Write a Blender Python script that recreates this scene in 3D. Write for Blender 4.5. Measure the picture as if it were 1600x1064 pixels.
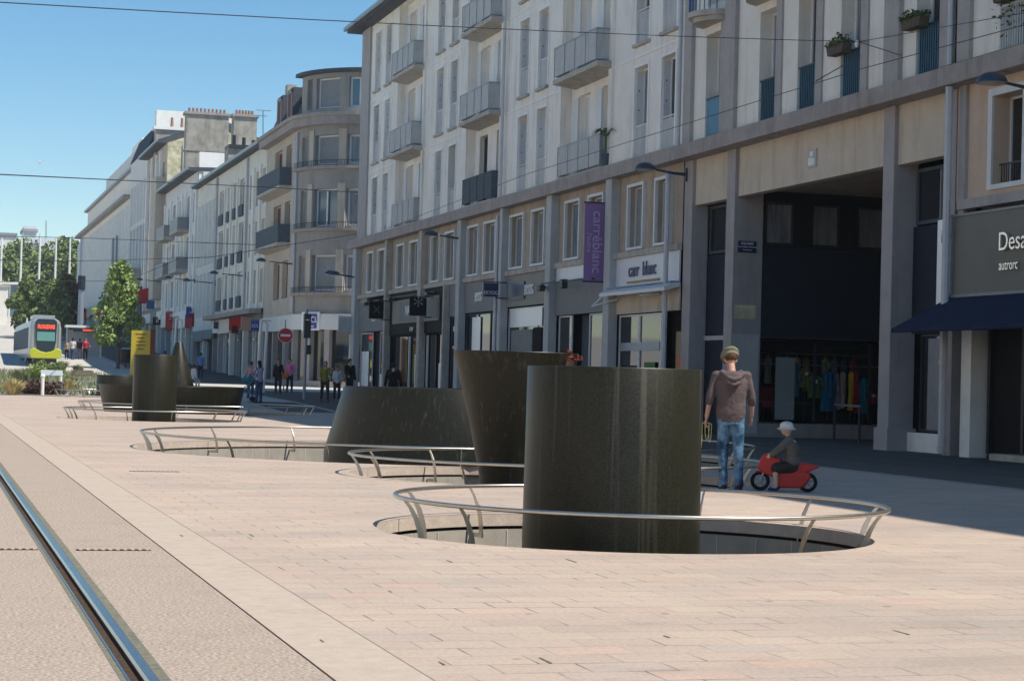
import bpy, bmesh, math, random
from mathutils import Vector, Matrix
random.seed(7)
for o in list(bpy.data.objects): bpy.data.objects.remove(o)
SC = bpy.context.scene
COL = SC.collection
R = math.radians

# ------------------------------------------------------------------ camera
FPX = 3050.0; CAMH = 1.3
YAW, PITCH, ROLL = R(16.706), R(1.216), 0.027      # right of the street, up, clockwise
cd = bpy.data.cameras.new('camera'); cam = bpy.data.objects.new('camera', cd); COL.objects.link(cam)
cd.sensor_width = 36; cd.sensor_fit = 'HORIZONTAL'; cd.lens = 36*FPX/1600
cd.clip_start = 0.1; cd.clip_end = 3000
cam.location = (0, 0, CAMH)
cam.rotation_mode = 'QUATERNION'
cam.rotation_quaternion = (Matrix.Rotation(-YAW, 3, 'Z') @ Matrix.Rotation(R(90)+PITCH, 3, 'X') @ Matrix.Rotation(ROLL, 3, 'Z')).to_quaternion()
SC.camera = cam
SC.render.resolution_x = 1024; SC.render.resolution_y = 680

# ------------------------------------------------------------------ light
SUN_AZ, SUN_EL = 128.0, 55.8                       # clockwise from +Y (up the street)
w = bpy.data.worlds.new('World'); SC.world = w; w.use_nodes = True
nt = w.node_tree; bg = nt.nodes['Background']
sky = nt.nodes.new('ShaderNodeTexSky'); sky.sky_type = 'NISHITA'; sky.sun_disc = False
sky.sun_elevation = R(SUN_EL); sky.sun_rotation = R(SUN_AZ)
sky.altitude = 30; sky.air_density = 0.9; sky.dust_density = 0.0; sky.ozone_density = 1.0
hs_ = nt.nodes.new('ShaderNodeHueSaturation'); hs_.inputs['Saturation'].default_value = 1.32; hs_.inputs['Hue'].default_value = .492
nt.links.new(sky.outputs[0], hs_.inputs['Color']); nt.links.new(hs_.outputs[0], bg.inputs[0]); bg.inputs[1].default_value = 0.096
ld = bpy.data.lights.new('sun', 'SUN'); ld.energy = 4.2; ld.angle = R(0.53); ld.color = (1.0, 0.94, 0.84)
sun = bpy.data.objects.new('sun', ld); COL.objects.link(sun)
sv = Vector((math.sin(R(SUN_AZ))*math.cos(R(SUN_EL)), math.cos(R(SUN_AZ))*math.cos(R(SUN_EL)), math.sin(R(SUN_EL))))
sun.rotation_euler = sv.to_track_quat('Z', 'Y').to_euler()
SC.view_settings.view_transform = 'Standard'; SC.view_settings.look = 'None'
SC.view_settings.gamma = 1; SC.view_settings.exposure = 0.5
SC.view_settings.use_curve_mapping = False

# ------------------------------------------------------------------ ground profile and picture-to-place helpers
PROF = [(-400, 0), (70, 0), (80, .25), (97, .5), (115, .75), (133, 1.1), (150, 1.6), (180, 2.9), (220, 4.8), (300, 9), (420, 12), (2500, 12)]
def gz(y):
    for (a, za), (b, zb) in zip(PROF, PROF[1:]):
        if y <= b: return za + (zb-za)*(y-a)/(b-a)
    return 12
def ray(px, py):
    u, v = px-800, py-532
    c, s = math.cos(ROLL), math.sin(ROLL)
    u, v = u*c+v*s, v*c-u*s
    cp, sp = math.cos(PITCH), math.sin(PITCH)
    fw, dn = FPX*cp+v*sp, v*cp-FPX*sp
    c, s = math.cos(YAW), math.sin(YAW)
    return Vector((u*c+fw*s, -u*s+fw*c, -dn))/fw
def atY(px, py, Y):
    d = ray(px, py); return Vector((0, 0, CAMH)) + d*(Y/d.y)
def atX(px, py, X):
    d = ray(px, py); return Vector((0, 0, CAMH)) + d*(X/d.x)
def gp(px, py):                                    # where a point of the picture meets the ground
    d = ray(px, py); t = 5.0
    while t < 600:
        p = Vector((0, 0, CAMH)) + d*t
        if p.z <= gz(p.y): return p
        t += 0.1
    return p

# ------------------------------------------------------------------ materials
def mat(name, col, rough=.8, metal=0.0, var=.0, scale=3.0, bump=0.0, bscale=40.0, spec=.5, col2=None, dirt=0.0, streak=False):
    m = bpy.data.materials.new(name); m.use_nodes = True
    n = m.node_tree; b = n.nodes['Principled BSDF']
    b.inputs['Base Color'].default_value = (*col, 1); b.inputs['Roughness'].default_value = rough
    b.inputs['Metallic'].default_value = metal; b.inputs['Specular IOR Level'].default_value = (.12 if rough >= .6 and spec == .5 else spec)
    if var or col2 or dirt:
        g = n.nodes.new('ShaderNodeNewGeometry')
        mp = n.nodes.new('ShaderNodeMapping'); n.links.new(g.outputs['Position'], mp.inputs[0])
        if streak: mp.inputs['Scale'].default_value = (1, 1, .12)
        t = n.nodes.new('ShaderNodeTexNoise'); t.inputs['Scale'].default_value = scale; t.inputs['Detail'].default_value = 6; t.inputs['Roughness'].default_value = .65
        n.links.new(mp.outputs[0], t.inputs[0])
        r = n.nodes.new('ShaderNodeValToRGB'); e = r.color_ramp.elements
        e[0].position, e[1].position = .32, .68
        c2 = col2 or tuple(c*(1+var) for c in col); c1 = col if col2 else tuple(c*(1-var) for c in col)
        e[0].color = (*c1, 1); e[1].color = (*c2, 1)
        n.links.new(t.outputs[0], r.inputs[0]); out = r.outputs[0]
        if dirt:
            t2 = n.nodes.new('ShaderNodeTexNoise'); t2.inputs['Scale'].default_value = 1.3; t2.inputs['Detail'].default_value = 8; t2.inputs['Roughness'].default_value = .7
            mp2 = n.nodes.new('ShaderNodeMapping'); mp2.inputs['Scale'].default_value = (1.6, 1.6, .25)
            n.links.new(g.outputs['Position'], mp2.inputs[0]); n.links.new(mp2.outputs[0], t2.inputs[0])
            r2 = n.nodes.new('ShaderNodeValToRGB'); r2.color_ramp.elements[0].position = .5; r2.color_ramp.elements[1].position = .75
            r2.color_ramp.elements[0].color = (1, 1, 1, 1); r2.color_ramp.elements[1].color = (1-dirt, 1-dirt*1.05, 1-dirt*1.15, 1)
            mx = n.nodes.new('ShaderNodeMix'); mx.data_type = 'RGBA'; mx.blend_type = 'MULTIPLY'; mx.inputs[0].default_value = 1
            n.links.new(t2.outputs[0], r2.inputs[0]); n.links.new(out, mx.inputs[6]); n.links.new(r2.outputs[0], mx.inputs[7]); out = mx.outputs[2]
        n.links.new(out, b.inputs['Base Color'])
    if bump:
        t = n.nodes.new('ShaderNodeTexNoise'); t.inputs['Scale'].default_value = bscale; t.inputs['Detail'].default_value = 4
        g = n.nodes.new('ShaderNodeNewGeometry'); n.links.new(g.outputs['Position'], t.inputs[0])
        bp = n.nodes.new('ShaderNodeBump'); bp.inputs['Strength'].default_value = bump; bp.inputs['Distance'].default_value = .02
        n.links.new(t.outputs[0], bp.inputs['Height']); n.links.new(bp.outputs[0], b.inputs['Normal'])
    return m
def emit(name, col, s):
    m = mat(name, col, .6); b = m.node_tree.nodes['Principled BSDF']
    b.inputs['Emission Color'].default_value = (*col, 1); b.inputs['Emission Strength'].default_value = s
    return m
M = {}
M['white_render'] = mat('white_render', (.84, .80, .735), .85, var=.06, scale=.8, dirt=.28, bump=.15, bscale=25)
M['trim_white'] = mat('trim_white', (.86, .85, .82), .6, var=.05, dirt=.12)
M['cream_render'] = mat('cream_render', (.74, .71, .63), .85, var=.06, scale=1.2, dirt=.25, bump=.15)
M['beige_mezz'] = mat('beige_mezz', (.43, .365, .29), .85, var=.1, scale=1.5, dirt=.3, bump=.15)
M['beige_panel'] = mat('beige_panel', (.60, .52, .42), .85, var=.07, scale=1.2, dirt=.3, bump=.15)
M['peach_render'] = mat('peach_render', (.60, .465, .36), .85, var=.07, scale=1.2, dirt=.2, bump=.15)
M['pale_render'] = mat('pale_render', (.80, .77, .70), .85, var=.05, scale=.9, dirt=.2, bump=.1)
M['bluish_render'] = mat('bluish_render', (.70, .70, .68), .8, var=.05, scale=.9, dirt=.15)
M['grey_render'] = mat('grey_render', (.335, .32, .30), .88, var=.08, scale=1.0, dirt=.25, bump=.2)
M['warm_render'] = mat('warm_render', (.54, .475, .39), .88, var=.08, scale=1.0, dirt=.25, bump=.2)
M['band_grey'] = mat('band_grey', (.36, .325, .305), .85, var=.12, scale=2, dirt=.35, bump=.25)
M['pier_grey'] = mat('pier_grey', (.38, .355, .35), .75, var=.08, scale=1.5, dirt=.25, bump=.15)
M['pier_blue'] = mat('pier_blue', (.47, .48, .48), .75, var=.08, scale=1.5, dirt=.2)
M['fin_grey'] = mat('fin_grey', (.40, .378, .365), .8, var=.08, scale=2, dirt=.25)
M['concrete'] = mat('concrete', (.46, .43, .38), .9, var=.14, scale=3, dirt=.35, bump=.3)
M['old_stone'] = mat('old_stone', (.78, .70, .47), .95, scale=2.2, col2=(.36, .34, .24), bump=.5, bscale=8)
M['chimney_render'] = mat('chimney_render', (.36, .34, .30), .95, var=.22, scale=1.4, dirt=.4, bump=.3)
M['slate'] = mat('slate', (.075, .085, .10), .6, var=.25, scale=5, bump=.3, bscale=12)
M['zinc'] = mat('zinc', (.28, .31, .34), .45, metal=.4, var=.1)
M['terracotta'] = mat('terracotta', (.30, .17, .12), .9, var=.15)
M['shutter'] = mat('shutter', (.66, .68, .69), .5, var=.06, scale=4, dirt=.15)
M['shutter_grey'] = mat('shutter_grey', (.24, .25, .26), .55, var=.1, scale=4, dirt=.1)
M['guard_panel'] = mat('guard_panel', (.49, .50, .495), .75, var=.08, dirt=.3)
M['guard_dark'] = mat('guard_dark', (.085, .11, .135), .75, var=.1)
M['guard_blue'] = mat('guard_blue', (.05, .19, .30), .5, var=.12)
M['rail_blue'] = mat('rail_blue', (.03, .08, .22), .4)
M['opening_shade'] = mat('opening_shade', (.06, .065, .07), .75, var=.2)  # matt panes painted dark for the shade deep in far window openings
M['iron'] = mat('iron', (.02, .022, .026), .5)
M['pvc'] = mat('pvc', (.74, .75, .76), .4)
M['drainpipe'] = mat('drainpipe', (.52, .53, .56), .45, var=.06, dirt=.15)
M['glass'] = mat('glass', (.012, .017, .022), .04, spec=.8)
M['glass_curtain'] = mat('glass_curtain', (.26, .28, .30), .25, scale=6, col2=(.12, .14, .16), spec=.7, streak=True)
M['glass_blue'] = mat('glass_blue', (.10, .17, .22), .06, spec=1.0)
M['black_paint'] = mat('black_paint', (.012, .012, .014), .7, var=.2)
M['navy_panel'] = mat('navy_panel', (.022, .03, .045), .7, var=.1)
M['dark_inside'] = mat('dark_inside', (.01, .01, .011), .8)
M['fascia_olive'] = mat('fascia_olive', (.20, .195, .165), .6, var=.07, scale=1)
M['fascia_grey'] = mat('fascia_grey', (.29, .28, .25), .62, var=.05, scale=1.2)
M['fascia_mid'] = mat('fascia_mid', (.22, .225, .225), .62, var=.06)
M['fascia_white'] = mat('fascia_white', (.66, .68, .72), .4, var=.03, dirt=.08)
M['letters_white'] = mat('letters_white', (.85, .86, .86), .3)
M['letters_chrome'] = mat('letters_chrome', (.75, .77, .78), .15, metal=.8)
M['letters_blue'] = mat('letters_blue', (.10, .11, .20), .5)
M['letters_lilac'] = mat('letters_lilac', (.55, .47, .66), .6)
M['letters_dark'] = mat('letters_dark', (.03, .03, .03), .5)
M['banner_purple'] = mat('banner_purple', (.31, .19, .40), .75, var=.06)
M['sign_blue'] = mat('sign_blue', (.02, .04, .30), .4)
M['sign_navy'] = mat('sign_navy', (.022, .035, .10), .35)
M['sign_teal'] = mat('sign_teal', (.02, .12, .28), .4)
M['sign_red'] = mat('sign_red', (.62, .03, .03), .4)
M['awning_navy'] = mat('awning_navy', (.018, .028, .06), .8, var=.1)
M['awning_red'] = mat('awning_red', (.5, .03, .04), .8)
M['joint_filler'] = mat('joint_filler', (.17, .165, .13), .9, var=.3, scale=20)
M['steel'] = mat('steel', (.56, .53, .47), .33, metal=1.0, var=.08, scale=20)
M['rail_steel'] = mat('rail_steel', (.23, .26, .31), .2, metal=1.0, var=.1, scale=8)
M['rust'] = mat('rust', (.07, .045, .03), .9, var=.4, scale=30)
M['lamp_blue'] = mat('lamp_blue', (.04, .055, .085), .35)
M['lens'] = mat('lens', (.5, .5, .45), .3)
M['asphalt'] = mat('asphalt', (.11, .105, .105), .9, var=.15, scale=6, bump=.3, bscale=60)
M['pole_grey'] = mat('pole_grey', (.28, .32, .37), .45, metal=.3, var=.05)
M['pole_white'] = mat('pole_white', (.75, .75, .70), .5)
M['wire'] = mat('wire', (.03, .03, .035), .5)
M['wall_panel'] = mat('wall_panel', (.37, .335, .29), .7, var=.1, scale=5, dirt=.2, bump=.1)
M['coping'] = mat('coping', (.52, .43, .36), .8, var=.12, scale=8, bump=.2)
M['joint_dark'] = mat('joint_dark', (.035, .03, .028), .95)
M['joint_pale'] = mat('joint_pale', (.55, .54, .50), .7)
M['pit_water'] = mat('pit_water', (.03, .035, .03), .05)
M['bark'] = mat('bark', (.12, .10, .08), .95, var=.25, scale=10, bump=.5)
M['leaf_bright'] = mat('leaf_bright', (.14, .22, .04), .55, scale=1.0, col2=(.29, .38, .10))
M['leaf_mid'] = mat('leaf_mid', (.11, .17, .05), .6, scale=.6, col2=(.26, .31, .12))
M['leaf_dark'] = mat('leaf_dark', (.07, .105, .04), .6, scale=.5, col2=(.13, .16, .06))
M['leaf_rust'] = mat('leaf_rust', (.12, .10, .04), .6, scale=.5, col2=(.19, .11, .05))
M['straw'] = mat('straw', (.50, .42, .20), .8, var=.2, scale=3)
M['sage'] = mat('sage', (.20, .24, .12), .8, var=.25, scale=3)
M['dark_shrub'] = mat('dark_shrub', (.11, .07, .065), .85, var=.3, scale=6)
M['gravel'] = mat('gravel', (.40, .37, .32), .95, scale=9, col2=(.16, .13, .11), bump=.5)
M['rubber'] = mat('rubber', (.015, .015, .016), .7)
M['plastic_red'] = mat('plastic_red', (.50, .012, .012), .38, var=.06)
M['plastic_grey'] = mat('plastic_grey', (.35, .35, .36), .4)
M['tram_white'] = mat('tram_white', (.36, .375, .37), .3)
M['tram_grey'] = mat('tram_grey', (.40, .42, .42), .3, metal=.4)
M['tram_lime'] = mat('tram_lime', (.46, .48, .03), .35)
M['tram_dark'] = mat('tram_dark', (.012, .03, .045), .15)
M['screen_teal'] = mat('screen_teal', (.13, .32, .30), .15)
M['led_red'] = emit('led_red', (.9, .08, .04), .9)
M['yellow_board'] = mat('yellow_board', (.42, .33, .02), .5, var=.08)
M['dark_red'] = mat('dark_red', (.12, .03, .025), .6)
M['skin'] = mat('skin', (.52, .28, .20), .55)
M['skin_pale'] = mat('skin_pale', (.60, .38, .30), .55)
M['hair_dark'] = mat('hair_dark', (.02, .014, .012), .6)
M['hair_brown'] = mat('hair_brown', (.10, .05, .025), .6)
M['shoe'] = mat('shoe', (.025, .02, .02), .6)
M['shoe_blue'] = mat('shoe_blue', (.03, .04, .14), .6)

def cloth(name, col, var=.12, bump=.5): 
    M[name] = mat(name, col, .9, var=var, scale=9, bump=bump, bscale=22, spec=.2); return M[name]
for k, c in dict(hoodie=(.115, .085, .085), jeans=(.045, .11, .20), cap=(.20, .19, .13), kid_top=(.13, .12, .105), kid_shorts=(.035, .032, .03), hat=(.60, .60, .57), black=(.012, .012, .014), pink=(.75, .20, .38), denim=(.04, .075, .17), stripe=(.30, .30, .48), peach=(.6, .36, .28), lime_top=(.20, .20, .03), white=(.6, .6, .6), charcoal=(.03, .03, .035), sky=(.10, .28, .62), redtop=(.35, .03, .05), orange=(.75, .22, .10), teal=(.02, .20, .26), yellow=(.65, .42, .02), crimson=(.35, .01, .015), green=(.10, .20, .07), lilac=(.25, .22, .30), olive=(.20, .18, .05), tan=(.38, .30, .2), blue_dress=(.015, .17, .33)).items(): cloth('cloth_'+k, c)
M['cord'] = mat('cord', (.55, .52, .2), .8)

def jeans_fade():                                  # worn pale thighs and shins
    m = M['cloth_jeans']; n = m.node_tree
    r = [x for x in n.nodes if x.type == 'VALTORGB'][0]
    r.color_ramp.elements[0].color = (.02, .055, .12, 1); r.color_ramp.elements[1].color = (.17, .32, .46, 1)
    r.color_ramp.elements[0].position = .40; r.color_ramp.elements[1].position = .66
    t = [x for x in n.nodes if x.type == 'TEX_NOISE'][0]; t.inputs['Scale'].default_value = 5
jeans_fade()

def stripes():
    m = M['cloth_stripe']; n = m.node_tree; b = n.nodes['Principled BSDF']
    tc = n.nodes.new('ShaderNodeTexCoord'); w_ = n.nodes.new('ShaderNodeTexWave'); w_.bands_direction = 'X'; w_.inputs['Scale'].default_value = 5
    r = n.nodes.new('ShaderNodeValToRGB'); r.color_ramp.elements[0].color = (.06, .05, .2, 1); r.color_ramp.elements[1].color = (.55, .55, .65, 1)
    n.links.new(tc.outputs['Object'], w_.inputs[0]); n.links.new(w_.outputs[0], r.inputs[0]); n.links.new(r.outputs[0], b.inputs['Base Color'])
stripes()

def granite():
    m = bpy.data.materials.new('black_granite'); m.use_nodes = True; n = m.node_tree; b = n.nodes['Principled BSDF']
    g = n.nodes.new('ShaderNodeNewGeometry')
    t = n.nodes.new('ShaderNodeTexNoise'); t.inputs['Scale'].default_value = 55; t.inputs['Detail'].default_value = 5; t.inputs['Roughness'].default_value = .8
    n.links.new(g.outputs['Position'], t.inputs[0])
    r = n.nodes.new('ShaderNodeValToRGB'); e = r.color_ramp.elements
    e[0].position = .38; e[1].position = .66; e[0].color = (.004, .004, .0025, 1); e[1].color = (.030, .028, .013, 1)
    n.links.new(t.outputs[0], r.inputs[0])
    # lime left by running water: tall thin streaks
    mp = n.nodes.new('ShaderNodeMapping'); mp.inputs['Scale'].default_value = (17, 17, .25)
    n.links.new(g.outputs['Position'], mp.inputs[0])
    t2 = n.nodes.new('ShaderNodeTexNoise'); t2.inputs['Scale'].default_value = 1; t2.inputs['Detail'].default_value = 5; n.links.new(mp.outputs[0], t2.inputs[0])
    r2 = n.nodes.new('ShaderNodeValToRGB'); r2.color_ramp.elements[0].position = .57; r2.color_ramp.elements[1].position = .72
    r2.color_ramp.elements[1].color = (.034, .032, .027, 1); r2.color_ramp.elements[0].color = (0, 0, 0, 1)
    n.links.new(t2.outputs[0], r2.inputs[0])
    mx = n.nodes.new('ShaderNodeMix'); mx.data_type = 'RGBA'; mx.blend_type = 'ADD'; mx.inputs[0].default_value = 1
    n.links.new(r.outputs[0], mx.inputs[6]); n.links.new(r2.outputs[0], mx.inputs[7]); n.links.new(mx.outputs[2], b.inputs['Base Color'])
    b.inputs['Roughness'].default_value = .40; b.inputs['Specular IOR Level'].default_value = .3
    return m
M['granite'] = granite()

def paving():
    m = bpy.data.materials.new('pink_granite_paving'); m.use_nodes = True; n = m.node_tree; b = n.nodes['Principled BSDF']
    g = n.nodes.new('ShaderNodeNewGeometry')
    def brick(wd, ht, off, mort):
        k = n.nodes.new('ShaderNodeTexBrick'); n.links.new(g.outputs['Position'], k.inputs['Vector'])
        k.inputs['Scale'].default_value = 1; k.inputs['Brick Width'].default_value = wd; k.inputs['Row Height'].default_value = ht
        k.inputs['Mortar Size'].default_value = mort; k.inputs['Mortar Smooth'].default_value = .2; k.offset = off; k.squash = 1
        k.inputs['Color1'].default_value = (0, 0, 0, 1); k.inputs['Color2'].default_value = (1, 1, 1, 1); k.inputs['Mortar'].default_value = (.5, .5, .5, 1)
        return k
    k = brick(.42, .27, .41, .005)
    r = n.nodes.new('ShaderNodeValToRGB'); cr = r.color_ramp; cr.interpolation = 'LINEAR'
    cols = [(0, (.46, .37, .31)), (.3, (.495, .40, .335)), (.55, (.48, .395, .335)), (.75, (.51, .42, .34)), (.9, (.45, .38, .335)), (1, (.53, .395, .325))]
    while len(cr.elements) < len(cols): cr.elements.new(.5)
    for el, (p, c) in zip(cr.elements, cols): el.position = p; el.color = (*c, 1)
    n.links.new(k.outputs['Color'], r.inputs[0])
    # broad tints and grain
    t = n.nodes.new('ShaderNodeTexNoise'); t.inputs['Scale'].default_value = .35; t.inputs['Detail'].default_value = 7; t.inputs['Roughness'].default_value = .6
    mp = n.nodes.new('ShaderNodeMapping'); mp.inputs['Scale'].default_value = (.8, 2.2, 1); n.links.new(g.outputs['Position'], mp.inputs[0]); n.links.new(mp.outputs[0], t.inputs[0])
    r2 = n.nodes.new('ShaderNodeValToRGB'); r2.color_ramp.elements[0].position = .3; r2.color_ramp.elements[1].position = .7
    r2.color_ramp.elements[0].color = (.80, .81, .82, 1); r2.color_ramp.elements[1].color = (1.1, 1.05, 1.0, 1); n.links.new(t.outputs[0], r2.inputs[0])
    t3 = n.nodes.new('ShaderNodeTexNoise'); t3.inputs['Scale'].default_value = 34; t3.inputs['Detail'].default_value = 6; t3.inputs['Roughness'].default_value = .75; n.links.new(g.outputs['Position'], t3.inputs[0])
    r3 = n.nodes.new('ShaderNodeValToRGB'); r3.color_ramp.elements[0].position = .3; r3.color_ramp.elements[1].position = .7
    r3.color_ramp.elements[0].color = (.80, .79, .78, 1); r3.color_ramp.elements[1].color = (1.16, 1.16, 1.16, 1); n.links.new(t3.outputs[0], r3.inputs[0])
    def mul(a, b_):
        x = n.nodes.new('ShaderNodeMix'); x.data_type = 'RGBA'; x.blend_type = 'MULTIPLY'; x.inputs[0].default_value = 1
        n.links.new(a, x.inputs[6]); n.links.new(b_, x.inputs[7]); return x.outputs[2]
    c = mul(mul(r.outputs[0], r2.outputs[0]), r3.outputs[0])
    # gum spots and smudges
    vo = n.nodes.new('ShaderNodeTexVoronoi'); vo.inputs['Scale'].default_value = 1.6; n.links.new(g.outputs['Position'], vo.inputs['Vector'])
    rv = n.nodes.new('ShaderNodeValToRGB'); rv.color_ramp.elements[0].position = .035; rv.color_ramp.elements[1].position = .06
    rv.color_ramp.elements[0].color = (.55, .54, .52, 1); rv.color_ramp.elements[1].color = (1, 1, 1, 1); n.links.new(vo.outputs['Distance'], rv.inputs[0])
    t5 = n.nodes.new('ShaderNodeTexNoise'); t5.inputs['Scale'].default_value = 1.1; t5.inputs['Detail'].default_value = 9; t5.inputs['Roughness'].default_value = .72; n.links.new(mp.outputs[0], t5.inputs[0])
    r5 = n.nodes.new('ShaderNodeValToRGB'); r5.color_ramp.elements[0].position = .55; r5.color_ramp.elements[1].position = .72
    r5.color_ramp.elements[0].color = (1, 1, 1, 1); r5.color_ramp.elements[1].color = (.80, .80, .80, 1); n.links.new(t5.outputs[0], r5.inputs[0])
    c = mul(mul(c, rv.outputs[0]), r5.outputs[0])
    # joints: some filled and some open
    tj = n.nodes.new('ShaderNodeTexNoise'); tj.inputs['Scale'].default_value = 1.7; tj.inputs['Detail'].default_value = 5; n.links.new(g.outputs['Position'], tj.inputs[0])
    rj = n.nodes.new('ShaderNodeValToRGB'); rj.color_ramp.elements[0].position = .46; rj.color_ramp.elements[1].position = .66
    rj.color_ramp.elements[0].color = (.34, .29, .245, 1); rj.color_ramp.elements[1].color = (.05, .045, .04, 1); n.links.new(tj.outputs[0], rj.inputs[0])
    mj = n.nodes.new('ShaderNodeMix'); mj.data_type = 'RGBA'; n.links.new(k.outputs['Fac'], mj.inputs[0]); n.links.new(c, mj.inputs[6]); n.links.new(rj.outputs[0], mj.inputs[7])
    n.links.new(mj.outputs[2], b.inputs['Base Color']); b.inputs['Roughness'].default_value = .72; b.inputs['Specular IOR Level'].default_value = .35
    bp = n.nodes.new('ShaderNodeBump'); bp.inputs['Strength'].default_value = .25; bp.inputs['Distance'].default_value = .01
    ad = n.nodes.new('ShaderNodeMath'); ad.operation = 'SUBTRACT'; n.links.new(t3.outputs[0], ad.inputs[0]); n.links.new(k.outputs['Fac'], ad.inputs[1])
    n.links.new(ad.outputs[0], bp.inputs['Height']); n.links.new(bp.outputs[0], b.inputs['Normal'])
    return m
M['paving'] = paving()
M['track_concrete'] = mat('track_concrete', (.17, .13, .105), .9, scale=52, col2=(.56, .47, .395), dirt=.12, bump=.12, bscale=70)
M['kerb_stone'] = mat('kerb_stone', (.45, .375, .315), .85, var=.08, scale=9, dirt=.12, bump=.2)
M['road_light'] = mat('road_light', (.50, .47, .43), .9, var=.1, scale=1.5, dirt=.15)
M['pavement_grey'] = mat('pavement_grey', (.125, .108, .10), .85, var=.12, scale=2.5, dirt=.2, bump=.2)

# ------------------------------------------------------------------ mesh helpers
class MB:
    def __init__(s): s.v = []; s.f = []
    def add(s, vs, fs):
        o = len(s.v); s.v += [tuple(v) for v in vs]; s.f += [tuple(i+o for i in f) for f in fs]; return s
    def box(s, x0, x1, y0, y1, z0, z1, P=None):
        vs = [(x, y, z) for z in (z0, z1) for y in (y0, y1) for x in (x0, x1)]
        if P: vs = [P(*v) for v in vs]
        return s.add(vs, [(0, 2, 3, 1), (4, 5, 7, 6), (0, 1, 5, 4), (2, 6, 7, 3), (0, 4, 6, 2), (1, 3, 7, 5)])
    def quad(s, a, b, c, d): return s.add([a, b, c, d], [(0, 1, 2, 3)])
    def prism(s, pts, axis, a0, a1):               # pts 2-D outline, extruded along axis
        def mk(p, a): return {'x': (a, p[0], p[1]), 'y': (p[0], a, p[1]), 'z': (p[0], p[1], a)}[axis]
        n = len(pts); vs = [mk(p, a0) for p in pts]+[mk(p, a1) for p in pts]
        return s.add(vs, [tuple(range(n))[::-1], tuple(range(n, 2*n))]+[(i, (i+1) % n, (i+1) % n+n, i+n) for i in range(n)])
    def tube(s, pts, rad, seg=8, caps=True):
        pts = [Vector(p) for p in pts]; n = len(pts)
        rad = rad if isinstance(rad, (list, tuple)) else [rad]*n
        rings = []; up = None
        for i, p in enumerate(pts):
            t = (pts[min(i+1, n-1)]-pts[max(i-1, 0)])
            t = t.normalized() if t.length > 1e-9 else Vector((0, 0, 1))
            if up is None: up = Vector((0, 0, 1)) if abs(t.z) < .9 else Vector((1, 0, 0))
            a = t.cross(up)
            if a.length < 1e-4: a = t.cross(Vector((0, 1, 0)))
            a.normalize(); b = a.cross(t).normalized(); up = b
            rings.append([p+(a*math.cos(2*math.pi*k/seg)+b*math.sin(2*math.pi*k/seg))*rad[i] for k in range(seg)])
        vs = [v for r in rings for v in r]; fs = []
        for i in range(n-1):
            for k in range(seg):
                k2 = (k+1) % seg; fs.append((i*seg+k, i*seg+k2, (i+1)*seg+k2, (i+1)*seg+k))
        if caps: fs += [tuple(range(seg))[::-1], tuple(range((n-1)*seg, n*seg))]
        return s.add(vs, fs)
    def lathe(s, prof, c=(0, 0, 0), seg=48, closed=True):    # prof: (r, z) bottom to top
        n = len(prof); vs = []; fs = []
        for r, z in prof:
            for k in range(seg):
                a = 2*math.pi*k/seg; vs.append((c[0]+r*math.cos(a), c[1]+r*math.sin(a), c[2]+z))
        for i in range(n-1):
            for k in range(seg):
                k2 = (k+1) % seg; fs.append((i*seg+k, i*seg+k2, (i+1)*seg+k2, (i+1)*seg+k))
        if closed: fs += [tuple(range(seg))[::-1], tuple(range((n-1)*seg, n*seg))]
        return s.add(vs, fs)
    def ell(s, c, r, seg=14, rings=9, M3=None):
        vs = []; fs = []
        for i in range(rings+1):
            th = math.pi*i/rings
            for k in range(seg):
                a = 2*math.pi*k/seg
                p = Vector((r[0]*math.sin(th)*math.cos(a), r[1]*math.sin(th)*math.sin(a), -r[2]*math.cos(th)))
                if M3: p = M3 @ p
                vs.append(Vector(c)+p)
        for i in range(rings):
            for k in range(seg):
                k2 = (k+1) % seg; fs.append((i*seg+k, i*seg+k2, (i+1)*seg+k2, (i+1)*seg+k))
        return s.add(vs, fs)
    def build(s, name, m, parent=None, smooth=False, bevel=0, local=False):
        me = bpy.data.meshes.new(name)
        off = Vector((0, 0, 0))
        if parent is not None and not local: off = wloc(parent)
        me.from_pydata([tuple(Vector(v)-off) for v in s.v], [], s.f)
        bm = bmesh.new(); bm.from_mesh(me)
        bmesh.ops.remove_doubles(bm, verts=bm.verts, dist=1e-5) if smooth else None
        bmesh.ops.recalc_face_normals(bm, faces=bm.faces)
        bm.to_mesh(me); bm.free()
        if m is not None: me.materials.append(M[m] if isinstance(m, str) else m)
        if smooth:
            for p in me.polygons: p.use_smooth = True
        o = bpy.data.objects.new(name, me); COL.objects.link(o)
        if parent is not None: o.parent = parent
        if bevel:
            b = o.modifiers.new('bevel', 'BEVEL'); b.width = bevel; b.segments = 2; b.limit_method = 'ANGLE'; b.angle_limit = R(40)
        if smooth:
            try: me.set_sharp_from_angle(angle=R(38))
            except Exception: pass
        return o
def wloc(o):
    v = Vector((0, 0, 0))
    while o is not None: v += Vector(o.location); o = o.parent
    return v
def tag(o, label=None, cat=None, group=None, kind=None):
    if label: o['label'] = label
    if cat: o['category'] = cat
    if group: o['group'] = group
    if kind: o['kind'] = kind
    return o
def thing(name, label, cat, loc=(0, 0, 0), group=None, rz=0):
    o = bpy.data.objects.new(name, None); COL.objects.link(o); o.location = loc; o.rotation_euler = (0, 0, rz)
    o.empty_display_size = .3
    return tag(o, label, cat, group)
def dup(o, parent=None, shift=None):
    c = o.copy(); COL.objects.link(c); c.parent = parent
    if shift is not None: c.location = Vector(o.location)+Vector(shift)
    for ch in list(o.children): dup(ch, c)
    return c
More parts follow.
